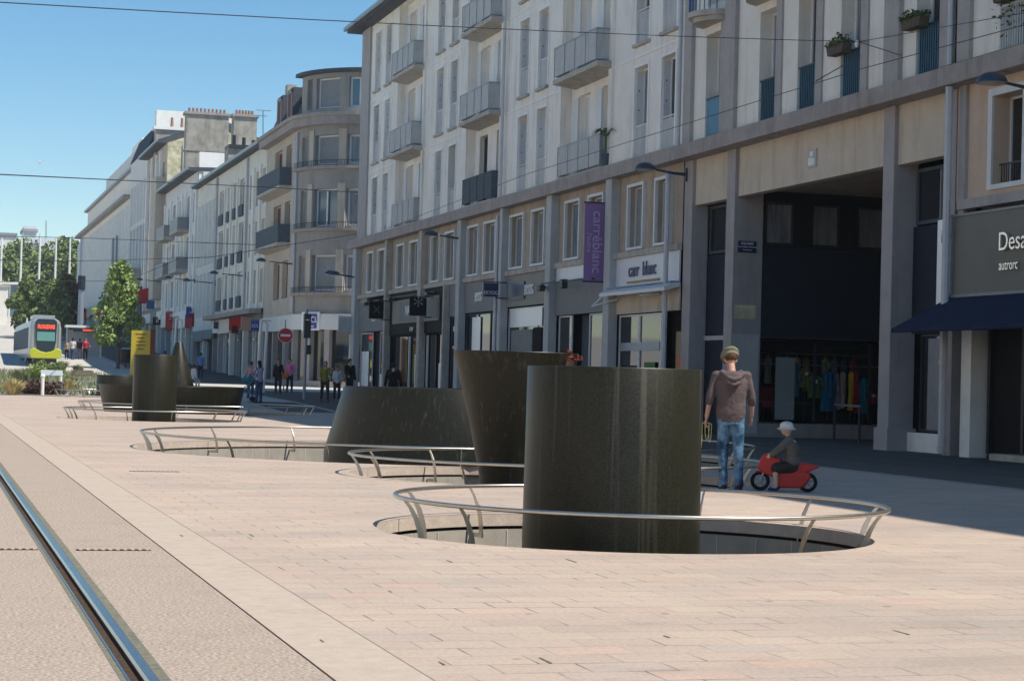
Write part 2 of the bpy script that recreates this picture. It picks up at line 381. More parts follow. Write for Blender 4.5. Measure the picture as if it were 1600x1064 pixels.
def text_mesh(name, s, size, m, parent, pos, facing='x', depth=.02, xs=1.0, rot=0, align='CENTER', bold=0.0):
    cu = bpy.data.curves.new(name, 'FONT'); cu.body = s; cu.size = size; cu.extrude = depth/2; cu.align_x = align; cu.align_y = 'CENTER'; cu.offset = bold
    t = bpy.data.objects.new(name+'_src', cu); COL.objects.link(t)
    dg = bpy.context.evaluated_depsgraph_get(); me = bpy.data.meshes.new_from_object(t.evaluated_get(dg)); bpy.data.objects.remove(t)
    B = {'x': Matrix(((0, 0, -1), (-1, 0, 0), (0, 1, 0))), 'y': Matrix(((1, 0, 0), (0, 0, -1), (0, 1, 0)))}[facing] if isinstance(facing, str) else facing
    T = B @ Matrix.Rotation(rot, 3, 'Z') @ Matrix.Diagonal((xs, 1, 1))
    off = wloc(parent) if parent else Vector((0, 0, 0))
    for v in me.vertices: v.co = T @ v.co + Vector(pos) - off
    me.materials.clear(); me.materials.append(M[m])
    o = bpy.data.objects.new(name, me); COL.objects.link(o)
    if parent: o.parent = parent
    return o
def struct(o): o['kind'] = 'structure'; return o

# ================================================================== GROUND
def strip(name, x0, x1, m, dz=0.0, y0=-40, y1=900, nx=1):
    ys = sorted({y for y in [y0, y1]+[p[0] for p in PROF]+list(range(60, 320, 10)) if y0 <= y <= y1})
    mb = MB()
    for i in range(nx):
        a, b = x0+(x1-x0)*i/nx, x0+(x1-x0)*(i+1)/nx
        for c, d in zip(ys, ys[1:]): mb.quad((a, c, gz(c)+dz), (b, c, gz(c)+dz), (b, d, gz(d)+dz), (a, d, gz(d)+dz))
    o = struct(mb.build(name, m)); 
    for p in o.data.polygons:
        if p.normal.z < 0: p.flip()
    return o
PITS = [((5.99, 16.36), 2.2), ((8.35, 25.8), 2.78), ((9.0, 33.9), 5.45), ((6.1, 54.5), 2.4), ((8.8, 66.2), 3.7)]
XP0, XP1 = 2.16, 14.45
bm = bmesh.new(); ed = []
def loop(pts):
    vs = [bm.verts.new((x, y, 0)) for x, y in pts]
    for i in range(len(vs)): ed.append(bm.edges.new((vs[i], vs[(i+1) % len(vs)])))
loop([(XP0, -40), (XP1, -40), (XP1, 70), (XP0, 70)])
for (cx, cy), r in PITS: loop([(cx+r*math.cos(2*math.pi*k/96), cy+r*math.sin(2*math.pi*k/96)) for k in range(96)])
bmesh.ops.triangle_fill(bm, use_beauty=True, edges=ed)
for f in bm.faces:
    f.normal_update()
    if f.normal.z < 0: f.normal_flip()
me = bpy.data.meshes.new('plaza_paving'); bm.to_mesh(me); bm.free(); me.materials.append(M['paving'])
o = bpy.data.objects.new('plaza_paving', me); COL.objects.link(o); struct(o)
strip('plaza_paving_upper', XP0, 12.5, 'paving', y0=70, y1=79)
strip('road', 12.5, 14.45, 'asphalt', y0=70, y1=79)
strip('kerb', 1.733, XP0-.009, 'kerb_stone')
strip('kerb_joint', XP0-.009, XP0, 'joint_filler')
strip('kerb_seam', 1.72, 1.733, 'joint_dark')
strip('track_bed', 1.04, 1.72, 'track_concrete', y1=60)
strip('track_bed_inner', -.36, .83, 'track_concrete', y1=60)
strip('track_bed_outer', -7.5, -.575, 'track_concrete', y1=60)
strip('ground_left', -500, -7.5, 'road_light')
strip('track_upper', -7.5, 1.72, 'road_light', y0=60)
strip('channel', XP1, 14.75, 'band_grey')
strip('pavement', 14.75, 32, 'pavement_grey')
strip('street_upper', XP0, XP1, 'road_light', y0=79)
for x_ in (16.9, 18.3, 19.8): strip('pavement_line', x_, x_+.05, 'joint_dark', dz=.004, y0=10, y1=70)
strip('ground_right', 32, 700, 'pavement_grey', y1=900)
strip('side_street_sunlit', 12.5, 140, 'road_light', dz=.006, y0=98, y1=113)  # side street, its pale tone carried across the pavement to paint the sunlit patch

mb = MB(); rj_ = random.Random(11)
for px, py in ((285, 838), (395, 838), (700, 878), (690, 1040), (850, 1035), (500, 1000), (1050, 1000), (1490, 872), (905, 880), (1440, 1000), (620, 930)):
    p = gp(px, py); y = round(p.y/.27)*.27; l_ = rj_.uniform(.08, .26); w2 = rj_.uniform(.004, .009)
    mb.add([(p.x-w2, y, .003), (p.x+w2, y+.01, .003), (p.x+w2*.6, y+l_, .003), (p.x-w2*.8, y+l_*.95, .003)], [(0, 1, 2, 3)])
struct(mb.build('open_joints', 'joint_filler'))
# tram rails: head, groove and lip
t = thing('tram_rail', 'polished grooved tram rail set in the concrete at the left edge', 'tram rail', (.94, 10, 0))
mb = MB(); mb.box(.83, .858, -40, 60, -.12, .001); mb.box(.992, 1.04, -40, 60, -.12, .001); mb.build('joint_filler', 'joint_filler', t)
mb = MB(); mb.box(.858, .868, -40, 60, -.12, .004); mb.build('rail_lip', 'rail_steel', t)
mb = MB(); mb.box(.868, .932, -40, 60, -.12, -.024); mb.build('rail_groove', 'rust', t)
mb = MB(); mb.prism([(.932, -.12), (.992, -.12), (.992, .001), (.984, .008), (.942, .008), (.932, -.004)], 'y', -40, 60); mb.build('rail_head', 'rail_steel', t)
mb = MB(); mb.box(-.36, -.575, -40, 60, -.12, .006); tag(mb.build('tram_rail', 'rail_steel'), 'second grooved tram rail, the one farther left out of the street centre', 'tram rail')

# slot drains
def slot(name, x0, x1, y, wd, label):
    t = thing(name, label, 'drain', ((x0+x1)/2, y, .002))
    mb = MB(); mb.box(x0, x1, y-wd, y+wd, .001, .004); mb.build('slot', 'joint_dark', t)
    mb = MB(); n = int((x1-x0)/.05)
    for k in range(n):
        a = x0+(k+.35)*(x1-x0)/n; mb.box(a, a+.022, y-wd*1.02, y+wd*1.02, .0045, .008)
    mb.build('grating', 'kerb_stone', t)
slot('slot_drain', 1.09, 1.62, 14.45, .045, 'narrow slotted drain across the concrete right of the rail')
slot('slot_drain', -.3, .82, 14.5, .045, 'narrow slotted drain across the concrete left of the rail')
slot('slot_drain', 2.6, 3.25, 25.9, .05, 'short dark slot drain in the pink paving near the kerb')

# ================================================================== FOUNTAINS
def basin(i, c, r, label, far=False):
    cx, cy = c
    t = thing('fountain_basin', label, 'fountain basin', (cx, cy, 0), 'sunken round basins of the fountains')
    sg = 96
    mb = MB(); mb.lathe([(r+.002, -.12), (r+.002, -.001)], (cx, cy, 0), sg, closed=False); mb.build('coping', 'coping', t, smooth=True)
    mb = MB(); mb.lathe([(r+.002, -.12), (r+.05, -.12), (r+.05, -.15), (r+.002, -.15)], (cx, cy, 0), sg, closed=False); mb.build('joint', 'joint_dark', t)
    mb = MB(); mb.lathe([(r+.003, -1.1), (r+.003, -.15)], (cx, cy, 0), sg, closed=False); mb.build('side_wall', 'wall_panel', t, smooth=True)
    n = int(2*math.pi*r/.42); mb = MB()
    for k in range(n):
        a = 2*math.pi*k/n; ca, sa = math.cos(a), math.sin(a); q = r-.004
        p = lambda s_, z, rr: (cx+rr*ca-s_*sa, cy+rr*sa+s_*ca, z)
        mb.add([p(-.005, -1.1, q), p(.005, -1.1, q), p(.005, -.155, q), p(-.005, -.155, q)], [(0, 1, 2, 3)])
    mb.build('panel_joints', 'joint_pale', t)
    mb = MB(); mb.lathe([(0.001, -.98), (r+.01, -.98)], (cx, cy, 0), sg, closed=False); mb.build('water', 'pit_water', t)
    return t
def ring(c, r, angs, label, z=.27, hz=None, tr=.0195):
    cx, cy = c; g = hz or 0
    t = thing('ring_railing', label, 'railing', (cx, cy, g), 'circular steel railings round the basins')
    mb = MB(); n = 128; vs = []
    seg = 10
    for k in range(n):
        a = 2*math.pi*k/n
        for j in range(seg):
            b = 2*math.pi*j/seg; rr = r+tr*math.cos(b); vs.append((cx+rr*math.cos(a), cy+rr*math.sin(a), g+z+tr*math.sin(b)))
    fs = [(k*seg+j, ((k+1) % n)*seg+j, ((k+1) % n)*seg+(j+1) % seg, k*seg+(j+1) % seg) for k in range(n) for j in range(seg)]
    mb.add(vs, fs); mb.build('rail', 'steel', t, smooth=True)
    base = math.atan2(-cy, -cx)                    # angle that faces the camera
    for A in angs:
        a = base+R(A); ca, sa = math.cos(a), math.sin(a)
        path = [(-.17, -.22), (-.165, -.10), (-.145, .0), (-.11, .10), (-.06, .19), (-.012, z-.02)]
        mb = MB(); vs = []
        for (dr, zz) in path:
            wd = .018 if zz > .15 else .024
            for s_, q in ((-.006, -wd), (.006, -wd), (.006, wd), (-.006, wd)):
                rr = r+dr+q; vs.append((cx+rr*ca-s_*sa, cy+rr*sa+s_*ca, g+zz))
        m = len(path); fs = [(0, 1, 2, 3)]+[(4*(m-1)+3, 4*(m-1)+2, 4*(m-1)+1, 4*(m-1))]
        for i in range(m-1):
            for j in range(4): fs.append((4*i+j, 4*i+(j+1) % 4, 4*i+4+(j+1) % 4, 4*i+4+j))
        mb.add(vs, fs)
        # bracket to the basin wall
        vs = []
        for rr in (r-.19, r+.03):
            for s_, zz in ((-.012, -.215), (.012, -.215), (.012, -.175), (-.012, -.175)): vs.append((cx+rr*ca-s_*sa, cy+rr*sa+s_*ca, g+zz))
        mb.add(vs, [(0, 1, 2, 3), (7, 6, 5, 4), (0, 1, 5, 4), (1, 2, 6, 5), (2, 3, 7, 6), (3, 0, 4, 7)])
        mb.build('post', 'steel', t)
    return t
def column(c, prof, label, hollow=True, base_z=-1.0):
    cx, cy = c; t = thing('granite_column', label, 'granite column', (cx, cy, 0), 'black granite fountain columns')
    mb = MB(); pr = [(prof[0][0], base_z)]+list(prof); rt, zt = prof[-1]
    pr += [(rt-.006, zt+.008), (rt-.09, zt+.010)]
    if hollow: pr += [(rt-.10, zt-.06)]
    mb.lathe(pr, (cx, cy, 0), 96); mb.build('shaft', 'granite', t, smooth=True)
    if hollow:
        mb = MB(); mb.lathe([(.001, zt-.03), (rt-.09, zt-.03)], (cx, cy, 0), 48, closed=False); mb.build('water', 'pit_water', t)
    return t
basin(0, *PITS[0], 'nearest sunken basin, round the straight black column')
basin(1, *PITS[1], 'basin round the column that widens upward')
basin(2, *PITS[2], 'very wide basin round the sloping truncated cone')
basin(3, *PITS[3], 'far small basin with the slim straight column')
basin(4, *PITS[4], 'far wide basin round the low granite bowl')
ring((6.19, 16.49), 2.2, [-67, -42, 0, 40, 70, 100, 131, 163, 197, 229, 258], 'nearest steel ring rail, round the straight black column')
ring((8.42, 25.7), 2.88, [-76, -58, -25, 8, 38, 62, 88, 112, 140, 165, 198, 222, 250], 'steel ring rail round the column that widens upward')
ring((9.05, 33.9), 5.45, [-82, -74, -64, -40, -20, 2, 24, 45, 62, 80, 100, 125, 150, 175, 198, 216, 238, 262], 'long steel ring rail round the sloping truncated cone')
ring((6.15, 54.6), 2.5, [-80, -62, -18, 10, 40, 60, 78, 105, 135, 165, 195, 225, 255], 'far steel ring rail round the slim straight column')
ring((8.85, 66.2), 3.95, [-84, -74, -62, -30, -5, 25, 48, 66, 80, 110, 140, 170, 200, 230, 258], 'far wide steel ring rail round the low granite bowl')
ring((7.3, 80.5), 2.3, [-80, -50, -30, 0, 35, 65, 90, 125, 165, 205, 245], 'farthest steel ring rail, beside the planting bed', hz=.25)
column((5.78, 16.1), [(.775, 0), (.765, 1.44)], 'nearest, broad straight cylinder of black granite')
column((7.72, 25.5), [(.46, 0), (.62, .75), (.86, 1.70)], 'black granite column widening upward behind the nearest cylinder')
column((8.95, 33.7), [(2.18, 0), (1.86, 1.14)], 'low truncated granite cone with sloping side', base_z=-1.0)
column((6.0, 53.7), [(.59, 0), (.585, 1.76)], 'slim straight granite cylinder in the far group')
column((7.95, 66.0), [(2.22, 0), (2.30, .3), (2.42, .86)], 'low wide granite bowl in the far group')
column((7.6, 81.5), [(.86, .25), (.86, 1.13)], 'small granite drum behind the low bowl', base_z=0.0)
column((9.62, 78.0), [(.80, .2), (.15, 2.5)], 'tall tapering granite cone in the far group', hollow=False, base_z=0.0)
# red plant on the rim of the widening column
t = thing('potted_plant', 'reddish leafy plant on the rim of the widening column', 'plant', (8.25, 24.95, 1.62))
mb = MB(); rnd = random.Random(3)
for k in range(260):
    a = rnd.uniform(0, 6.28); r_ = rnd.uniform(0, .2)**.9; h = rnd.uniform(0, .13)*(1-r_/.3)
    c = Vector((8.25+r_*math.cos(a)*.95, 24.95+r_*math.sin(a)*.7, 1.62+h)); d = Vector((rnd.uniform(-1, 1), rnd.uniform(-1, 1), rnd.uniform(-.3, 1))).normalized()*.045
    e_ = d.cross(Vector((rnd.uniform(-1, 1), rnd.uniform(-1, 1), rnd.uniform(-1, 1)))).normalized()*.025
    mb.add([c-d, c+e_, c+d, c-e_], [(0, 1, 2, 3)])
M['leaf_red'] = mat('leaf_red', (.18, .05, .04), .6, scale=14, col2=(.12, .03, .03))
mb.build('foliage', 'leaf_red', t)
mb = MB(); mb.lathe([(.10, 1.5), (.13, 1.66)], (8.25, 24.95, 0), 20); mb.build('pot', 'terracotta', t)

# ================================================================== FACADES
XF = 20.6
SPLIT = dict(reflection_cover='reflection_cover', guard_frame='guard_frame', shop_piers='shop_pier', pilaster='pilaster', lamp_hoods='lamp_hood', display_white='display_card', string_course='string_course', grey_strip='grey_strip', entrance_jambs='entrance_jamb', door_jambs='door_jamb', shutter='shutter', beam_panel='beam_panel', window_box='window_box', stall_riser='stall_riser', poster_marks='poster_mark', fin='fin')
class Fac:
    def __init__(s, parent, X0=XF): s.t = parent; s.X0 = X0
    def P(s, u, d, z): return (s.X0-d, u, z)
    def box(s, mb, u0, u1, d0, d1, z0, z1, n=1):
        for i in range(n):
            a, b = u0+(u1-u0)*i/n, u0+(u1-u0)*(i+1)/n
            vs = [s.P(u, d, z) for z in (z0, z1) for d in (d0, d1) for u in (a, b)]
            mb.add(vs, [(0, 2, 3, 1), (4, 5, 7, 6), (0, 1, 5, 4), (2, 6, 7, 3)]+([(0, 4, 6, 2)] if i == 0 else [])+([(1, 3, 7, 5)] if i == n-1 else []))
        return mb
    def part(s, name, m, boxes, parent=None, n=1, **k):
        if name in SPLIT and len(boxes) > 1:
            return [s.part(SPLIT[name], m, [b], parent, n, **k) for b in boxes][0]
        mb = MB()
        for b in boxes: s.box(mb, *b, n=n)
        return mb.build(name, m, parent or s.t, **k)
    def wall(s, m, u0, u1, z0, z1, holes, depth=.3, name='wall', n=None, d=0.0):
        us = sorted({u0, u1}|{h[0] for h in holes}|{h[1] for h in holes}|({u0+(u1-u0)*i/n for i in range(n)} if n else set()))
        zs = sorted({z0, z1}|{h[2] for h in holes}|{h[3] for h in holes})
        mb = MB(); e = 1e-6
        for a, b in zip(us, us[1:]):
            if b-a < 1e-5: continue
            for c, f in zip(zs, zs[1:]):
                if any(a >= h[0]-e and b <= h[1]+e and c >= h[2]-e and f <= h[3]+e for h in holes): continue
                mb.quad(s.P(a, d, c), s.P(b, d, c), s.P(b, d, f), s.P(a, d, f))
        for h in holes:
            dp = h[4] if len(h) > 4 else depth
            uu = [u for u in us if h[0]-e <= u <= h[1]+e]
            for a, b in zip(uu, uu[1:]):
                mb.quad(s.P(a, d, h[2]), s.P(b, d, h[2]), s.P(b, d-dp, h[2]), s.P(a, d-dp, h[2]))
                mb.quad(s.P(a, d, h[3]), s.P(b, d, h[3]), s.P(b, d-dp, h[3]), s.P(a, d-dp, h[3]))
            mb.quad(s.P(h[0], d, h[2]), s.P(h[0], d-dp, h[2]), s.P(h[0], d-dp, h[3]), s.P(h[0], d, h[3]))
            mb.quad(s.P(h[1], d, h[2]), s.P(h[1], d-dp, h[2]), s.P(h[1], d-dp, h[3]), s.P(h[1], d, h[3]))
        return mb.build(name, m, s.t)
    def window(s, u0, u1, z0, z1, d, style='glass', frame='pvc', fw=.06, leaves=2, parent=None, name='window', transom=None):
        w = u1-u0; mb = MB()
        s.box(mb, u0, u0+fw, d, d+.05, z0, z1); s.box(mb, u1-fw, u1, d, d+.05, z0, z1)
        s.box(mb, u0+fw, u1-fw, d, d+.05, z0, z0+fw); s.box(mb, u0+fw, u1-fw, d, d+.05, z1-fw, z1)
        for i in range(1, leaves):
            c = u0+w*i/leaves; s.box(mb, c-fw*.6, c+fw*.6, d+.002, d+.052, z0+fw, z1-fw)
        if transom: s.box(mb, u0+fw, u1-fw, d+.004, d+.054, transom-fw*.5, transom+fw*.5)
        f = mb.build(name, frame, parent or s.t)
        mb = MB(); s.box(mb, u0+fw*.3, u1-fw*.3, d-.02, d+.012, z0+fw*.3, z1-fw*.3); mb.build('pane', style, f)
        return f
def tube_part(name, m, pts, r, parent, seg=8):
    mb = MB(); mb.tube(pts, r, seg); return mb.build(name, m, parent, smooth=True)
def block(t, x0, x1, y0, y1, z0, z1, m, name='rear_wall'):
    mb = MB(); mb.box(x0, x1, y0, y1, z0, z1); return mb.build(name, m, t)
def facade_lamp(Y, z, L=1.3, label='', X0=XF):
    t = thing('street_lamp', label, 'street lamp', (X0, Y, z), 'lamps on arms fixed to the facades')
    mb = MB(); mb.box(X0-.06, X0, Y-.05, Y+.05, z-.22, z+.16); mb.build('bracket', 'lamp_blue', t)
    mb = MB(); mb.tube([(X0-.03, Y, z-.02), (X0-.45, Y, z), (X0-L*.62, Y, z+.07)], [.05, .04, .028], 8); mb.build('arm', 'lamp_blue', t, smooth=True)
    mb = MB(); c = (X0-L*.82, Y, z+.08)
    mb.lathe([(.30, -.03), (.295, .02), (.25, .09), (.16, .15), (.05, .18), (.01, .185)], c, 24)
    mb.build('lamp_head', 'lamp_blue', t, smooth=True)
    mb = MB(); mb.lathe([(.05, -.075), (.2, -.06), (.26, -.031)], c, 20); mb.build('lens', 'lens', t, smooth=True)
    return t

# ---- apartment building (white, balconies) --------------------------------
t = B3 = thing('apartment_building', 'long white apartment building with rows of grey balconies above the shops', 'building', (XF, 74, 0))
F = Fac(t)
y0, y1 = 51.98, 95.8
per = 12.2; W = []
for b in (93.0, 80.75, 68.52, 56.2): W += [(b-1.15, b), (b-3.42, b-2.3)]
BAY = [(y0_-.0, y1_) for y0_, y1_ in ((83.1, 87.75), (70.85, 75.45), (58.5, 63.25))]
DO = []
for b in (87.0, 74.75, 62.4): DO += [(b-1.15, b), (b-3.55, b-2.4)]
FL = [(8.2, 11.0, 8.22), (11.75, 14.52, 11.55), (15.28, 18.1, 15.1)]
holes = [(a, b, z0, z1, .32) for z0, z1, _ in FL for a, b in W]
holes += [(a, b, 8.16, 18.55, .28) for a, b in BAY]
F.wall('white_render', y0, 94.0, 8.13, 18.8, holes)
# recessed bays
for a, b in BAY:
    g = Fac(t, XF+.28)
    hs = [(c, d, zf, z1, .25) for z0, z1, zf in FL for c, d in DO if a < c < b]
    g.wall('white_render', a, b, 8.16, 18.55, hs, name='bay_wall')
rs = random.Random(5)
for fi, (z0, z1, zf) in enumerate(FL):
    for k, (a, b) in enumerate(W):
        sty = 'shutter'
        opn = (fi, k) in ((0, 3), (1, 6), (2, 3))
        F.window(a, b, z0, z1, -.31, 'glass' if opn else rs.choice(('shutter', 'glass_curtain', 'shutter', 'shutter_grey', 'glass')), 'guard_dark' if (fi, k) == (0, 3) else 'trim_white', .06, 2)
        gp_ = F.part('guard_panel', 'guard_panel', [(a+.04, b-.04, -.07, -.05, z0+.06, z0+rs.choice((.96, 1.0)))])
        F.part('guard_frame', 'trim_white', [(a+.02, b-.02, -.08, -.04, z0+1.0, z0+1.03), (a+.02, b-.02, -.08, -.04, z0+.03, z0+.06)], gp_)
        # folded shutter leaves against the far jamb
        if not opn:
            sl = F.part('shutter', 'shutter', [(b-.035, b-.003, -.29, -.04, z0+.05, z1-.10)])
            F.part('shutter_catch', 'iron', [(b-.045, b-.035, -.14, -.11, z0+zz, z0+zz+.05) for zz in (.9, 1.5, 2.1)], sl)
        F.part('window_surround', 'trim_white', [(a-.09, a, 0, .035, z0-.02, z1+.08), (b, b+.09, 0, .035, z0-.02, z1+.08), (a, b, 0, .035, z1, z1+.08)])
        if fi: F.part('sill', 'concrete', [(a-.08, b+.08, -.3, .12, z0-.12, z0-.02)])
    for k, (a, b) in enumerate(DO):
        dark = (fi == 0 and 2 <= k <= 3)
        g = Fac(t, XF+.28)
        g.window(a, b, zf, z1, -.24, 'glass' if dark else 'shutter', 'guard_dark' if dark else 'trim_white', .07, 2, name='balcony_door')
        if not dark: g.part('shutter', 'shutter', [(b+.0, b+.55, .01, .045, zf+.3, z1-.06)])
    for k, (a, b) in enumerate(BAY):
        if fi == 0: s_ = F.part('balcony', 'concrete', [(a-.1, b-.4, -.28, .34, 8.13, 8.2)])
        else:
            mb = MB(); zb = zf-.22
            mb.prism([(XF+.27, zb-.06), (XF-.52, zb+.04), (XF-.56, zb+.04), (XF-.56, zb+.20), (XF+.27, zb+.22)], 'y', a-.3, b-.45)
            s_ = mb.build('balcony', 'concrete', t)
        zr = (8.2 if fi == 0 else zf)-.0; dd = .30 if fi == 0 else .50
        m_ = 'guard_dark' if (fi == 0 and k == 1) else 'guard_panel'
        ya, yb = (a-.05, b-.5)
        rl = F.part('railing', m_, [(ya, yb, dd, dd+.02, zr+.08, zr+1.02), (yb, yb+.02, .0, dd, zr+.08, zr+1.02)] + ([(ya, ya+.02, .0, dd, zr+.08, zr+1.02)] if not (fi == 0 and k == 2) else []), s_)
        bars = [(ya-.03, yb+.03, dd-.01, dd+.04, zr+1.02, zr+1.07)]+[(ya+(yb-ya)*i/4-.011, ya+(yb-ya)*i/4+.011, dd+.02, dd+.04, zr, zr+1.04) for i in range(5)]
        bars += [(ya-.02, ya+.02, 0, dd, zr+1.02, zr+1.07)]
        if fi == 0 and k == 2: bars += [(ya-.01, ya+.012, i*.045, i*.045+.015, zr, zr+1.02) for i in range(1, 7)]
        F.part('handrail', 'zinc' if m_ != 'guard_dark' else 'guard_dark', bars, s_)
# string courses, end pier, downpipes
F.part('end_pier', 'fin_grey', [(94.0, y1, -.3, .10, 8.13, 18.8)])
F.part('string_course', 'trim_white', [(88.0, 93.9, 0, .03, 11.3, 11.36), (75.6, 82.9, 0, .03, 11.3, 11.36), (63.4, 70.7, 0, .03, 11.3, 11.36), (y0, 58.3, 0, .03, 11.3, 11.36), (88.0, 93.9, 0, .03, 14.85, 14.91), (75.6, 82.9, 0, .03, 14.85, 14.91), (63.4, 70.7, 0, .03, 14.85, 14.91), (y0, 58.3, 0, .03, 14.85, 14.91)])
F.part('pilaster', 'white_render', [(a-.35, a-.05, 0, .09, 8.16, 18.55) for a, b in BAY]+[(b+.05, b+.3, 0, .09, 8.16, 18.55) for a, b in BAY])
for yy in (70.15, 52.1): tube_part('downpipe', 'drainpipe', [(XF-.16, yy, 8.1), (XF-.16, yy, 18.7)], .065, t)
tube_part('downpipe', 'drainpipe', [(XF-.32, 69.85, .05), (XF-.32, 69.85, 7.5)], .075, t)
tube_part('downpipe', 'drainpipe', [(XF-.34, 52.35, .05), (XF-.34, 52.35, 7.5)], .08, t)
# body, gable, roof
block(t, XF+.55, XF+12, y0, y1-.02, 0, 18.78, 'grey_render')
block(t, XF+.3, XF+.56, 93.9, y1-.01, 7.7, 18.78, 'fin_grey', 'gable_return')
mb = MB(); mb.prism([(XF-.75, 18.62), (XF+12.6, 18.62), (XF+12.6, 18.84), (XF-.75, 18.84)], 'y', y0-.02, y1+.7)
rf = mb.build('roof', 'slate', t)
mb = MB(); mb.add([(XF-.8, y0, 18.86), (XF-.8, y1+.75, 18.86), (XF+12.7, y1+.75, 18.86), (XF+12.7, y0, 18.86), (XF+6, y0, 22.3), (XF+6, y1-5.5, 22.3)], [(0, 1, 5, 4), (1, 2, 5), (2, 3, 4, 5), (0, 4, 3), (0, 3, 2, 1)]); mb.build('roof_slope', 'slate', rf)
mb = MB(); mb.box(XF-.92, XF-.80, y0, y1+.8, 18.72, 18.9); mb.build('gutter', 'zinc', rf)
# cornice slab
cs = F.part('cornice', 'band_grey', [(y0, y1+.75, -.3, .42, 7.72, 8.12)], bevel=.015)
F.part('cornice_lip', 'concrete', [(y0, y1+.75, -.28, .36, 8.12, 8.16)], cs)
# mezzanine
MZ = [(93.3, 92.1), (90.9, 89.55), (87.1, 85.75), (84.6, 83.1), (80.7, 79.4), (78.4, 77.0), (74.9, 73.4), (72.5, 71.0), (69.0, 67.4), (66.3, 64.9), (62.5, 61.1), (60.1, 58.75), (56.35, 55.1), (54.0, 52.85)]
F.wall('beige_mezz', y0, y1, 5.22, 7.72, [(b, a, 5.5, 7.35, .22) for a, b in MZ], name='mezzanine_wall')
for i, (a, b) in enumerate(MZ):
    F.window(b, a, 5.5, 7.35, -.2, 'glass_curtain' if i % 3 else 'shutter_grey', 'shutter', .05, 1)
    F.part('window_surround', 'shutter', [(b-.09, b, 0, .10, 5.42, 7.44), (a, a+.09, 0, .10, 5.42, 7.44), (b, a, 0, .10, 5.42, 5.5), (b, a, 0, .10, 7.35, 7.44)])
F.part('sill_band', 'concrete', [(y0, y1, 0, .16, 5.2, 5.38)])
PR = [(95.0, 95.75), (88.25, 88.6), (81.6, 82.1), (77.55, 77.75), (75.2, 75.75), (69.3, 69.65), (63.4, 63.95), (57.3, 57.85)]
for i, (a, b) in enumerate(PR):
    zt = 7.72
    F.part('pier', 'pier_blue' if i in (0, 4, 5, 6, 7) else 'concrete', [(a, b, 0 if i not in (0, 4, 5, 6, 7) else 0, .30, 0, zt if i != 3 else 5.2)], bevel=.01)

# shops of the apartment building; each shop front is its own part group
def shopfront(u0, u1, ztop, fascia, fz, glass_parts, name='shopfront', zs=0.0):
    mb = MB(); F.box(mb, u0, u1, .02, .07, fz[0], fz[1]); f = mb.build(name, fascia, t); return f
def glazing(panes, zb, zt, frame, par, style='glass', d=-.10, n=1):
    for a, b in panes:
        F.window(a, b, zb, zt, d, style, frame, .05, n, parent=par, name='shop_window')
S1 = shopfront(52.0, 57.3, 0, 'fascia_white', (4.25, 5.2), None)
F.part('panel', 'beige_panel', [(52.0, 57.3, .0, .05, 3.48, 4.25)], S1)
glazing([(53.6, 55.45), (55.5, 57.25)], .35, 3.45, 'pvc', S1)
F.part('stall_riser', 'pier_grey', [(53.6, 57.3, -.1, .02, 0, .35)], S1)
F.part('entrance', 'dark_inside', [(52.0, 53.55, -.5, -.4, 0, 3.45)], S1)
F.part('reflection_cover', 'dark_inside', [(55.6, 56.9, -.055, -.04, .45, 1.9), (53.75, 54.5, -.055, -.04, .45, 1.5)], S1); F.part('reflection_cover_green', 'cloth_green', [(54.0, 54.9, -.04, -.03, 1.0, 2.0)], S1); F.part('display_shelf', 'pole_grey', [(53.7, 57.1, -.055, -.035, 2.35, 2.6)], S1)  # dark and green panels added over the opaque panes to cut their blank reflection
F.part('poster', 'cloth_tan', [(52.5, 53.25, -.395, -.385, .9, 2.9)], S1)
F.part('poster_figure', 'cloth_orange', [(52.7, 53.1, -.385, -.375, 1.0, 2.2)], S1)
text_mesh('letters', 'carr  blanc', .62, 'letters_blue', S1, (XF-.10, 54.95, 4.78), 'x', .03, .88)
F.part('sign_ledge', 'cloth_tan', [(53.5, 56.2, .07, .12, 4.4, 4.46)], S1)
S2 = shopfront(57.9, 63.3, 0, 'fascia_mid', (3.6, 4.75), None)
F.part('white_band', 'fascia_white', [(57.9, 63.3, .02, .09, 4.76, 5.2)], S2)
glazing([(57.95, 60.1), (61.9, 63.3)], .35, 3.58, 'pvc', S2)
F.part('stall_riser', 'pier_grey', [(57.9, 60.15, -.1, .02, 0, .35), (61.85, 63.35, -.1, .02, 0, .35)], S2)
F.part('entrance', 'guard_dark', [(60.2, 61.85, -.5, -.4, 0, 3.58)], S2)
F.part('poster_red', 'cloth_orange', [(59.35, 60.0, -.03, -.02, .8, 1.75)], S2)
F.part('poster_grey', 'pole_grey', [(58.3, 59.2, -.03, -.02, .8, 1.75)], S2)
S3 = shopfront(64.0, 69.3, 0, 'fascia_grey', (4.05, 5.2), None)
text_mesh('letters', 'EKYOG', .52, 'letters_white', S3, (XF-.11, 66.35, 4.58), 'x', .04, .62)
F.part('blue_box', 'sign_navy', [(66.9, 69.0, .07, .14, 4.3, 4.92)], S3)
glazing([(64.0, 69.3)], .1, 4.0, 'pvc', S3, n=3)
F.part('display_panel', 'fascia_mid', [(66.3, 68.9, -.06, -.04, .3, 3.2)], S3)
F.part('display_dark', 'dark_inside', [(65.2, 66.2, -.06, -.04, .3, 3.25)], S3)
F.part('display_screen', 'dark_inside', [(66.6, 67.7, -.035, -.03, .6, 1.9)], S3)
F.part('letter_board', 'letters_white', [(65.2, 69.1, -.06, -.045, 3.3, 3.95)], S3)
S4 = shopfront(69.9, 75.2, 0, 'fascia_mid', (3.98, 5.2), None)
text_mesh('letters', 'EKYOG', .5, 'letters_white', S4, (XF-.10, 73.0, 4.55), 'x', .03, .6)
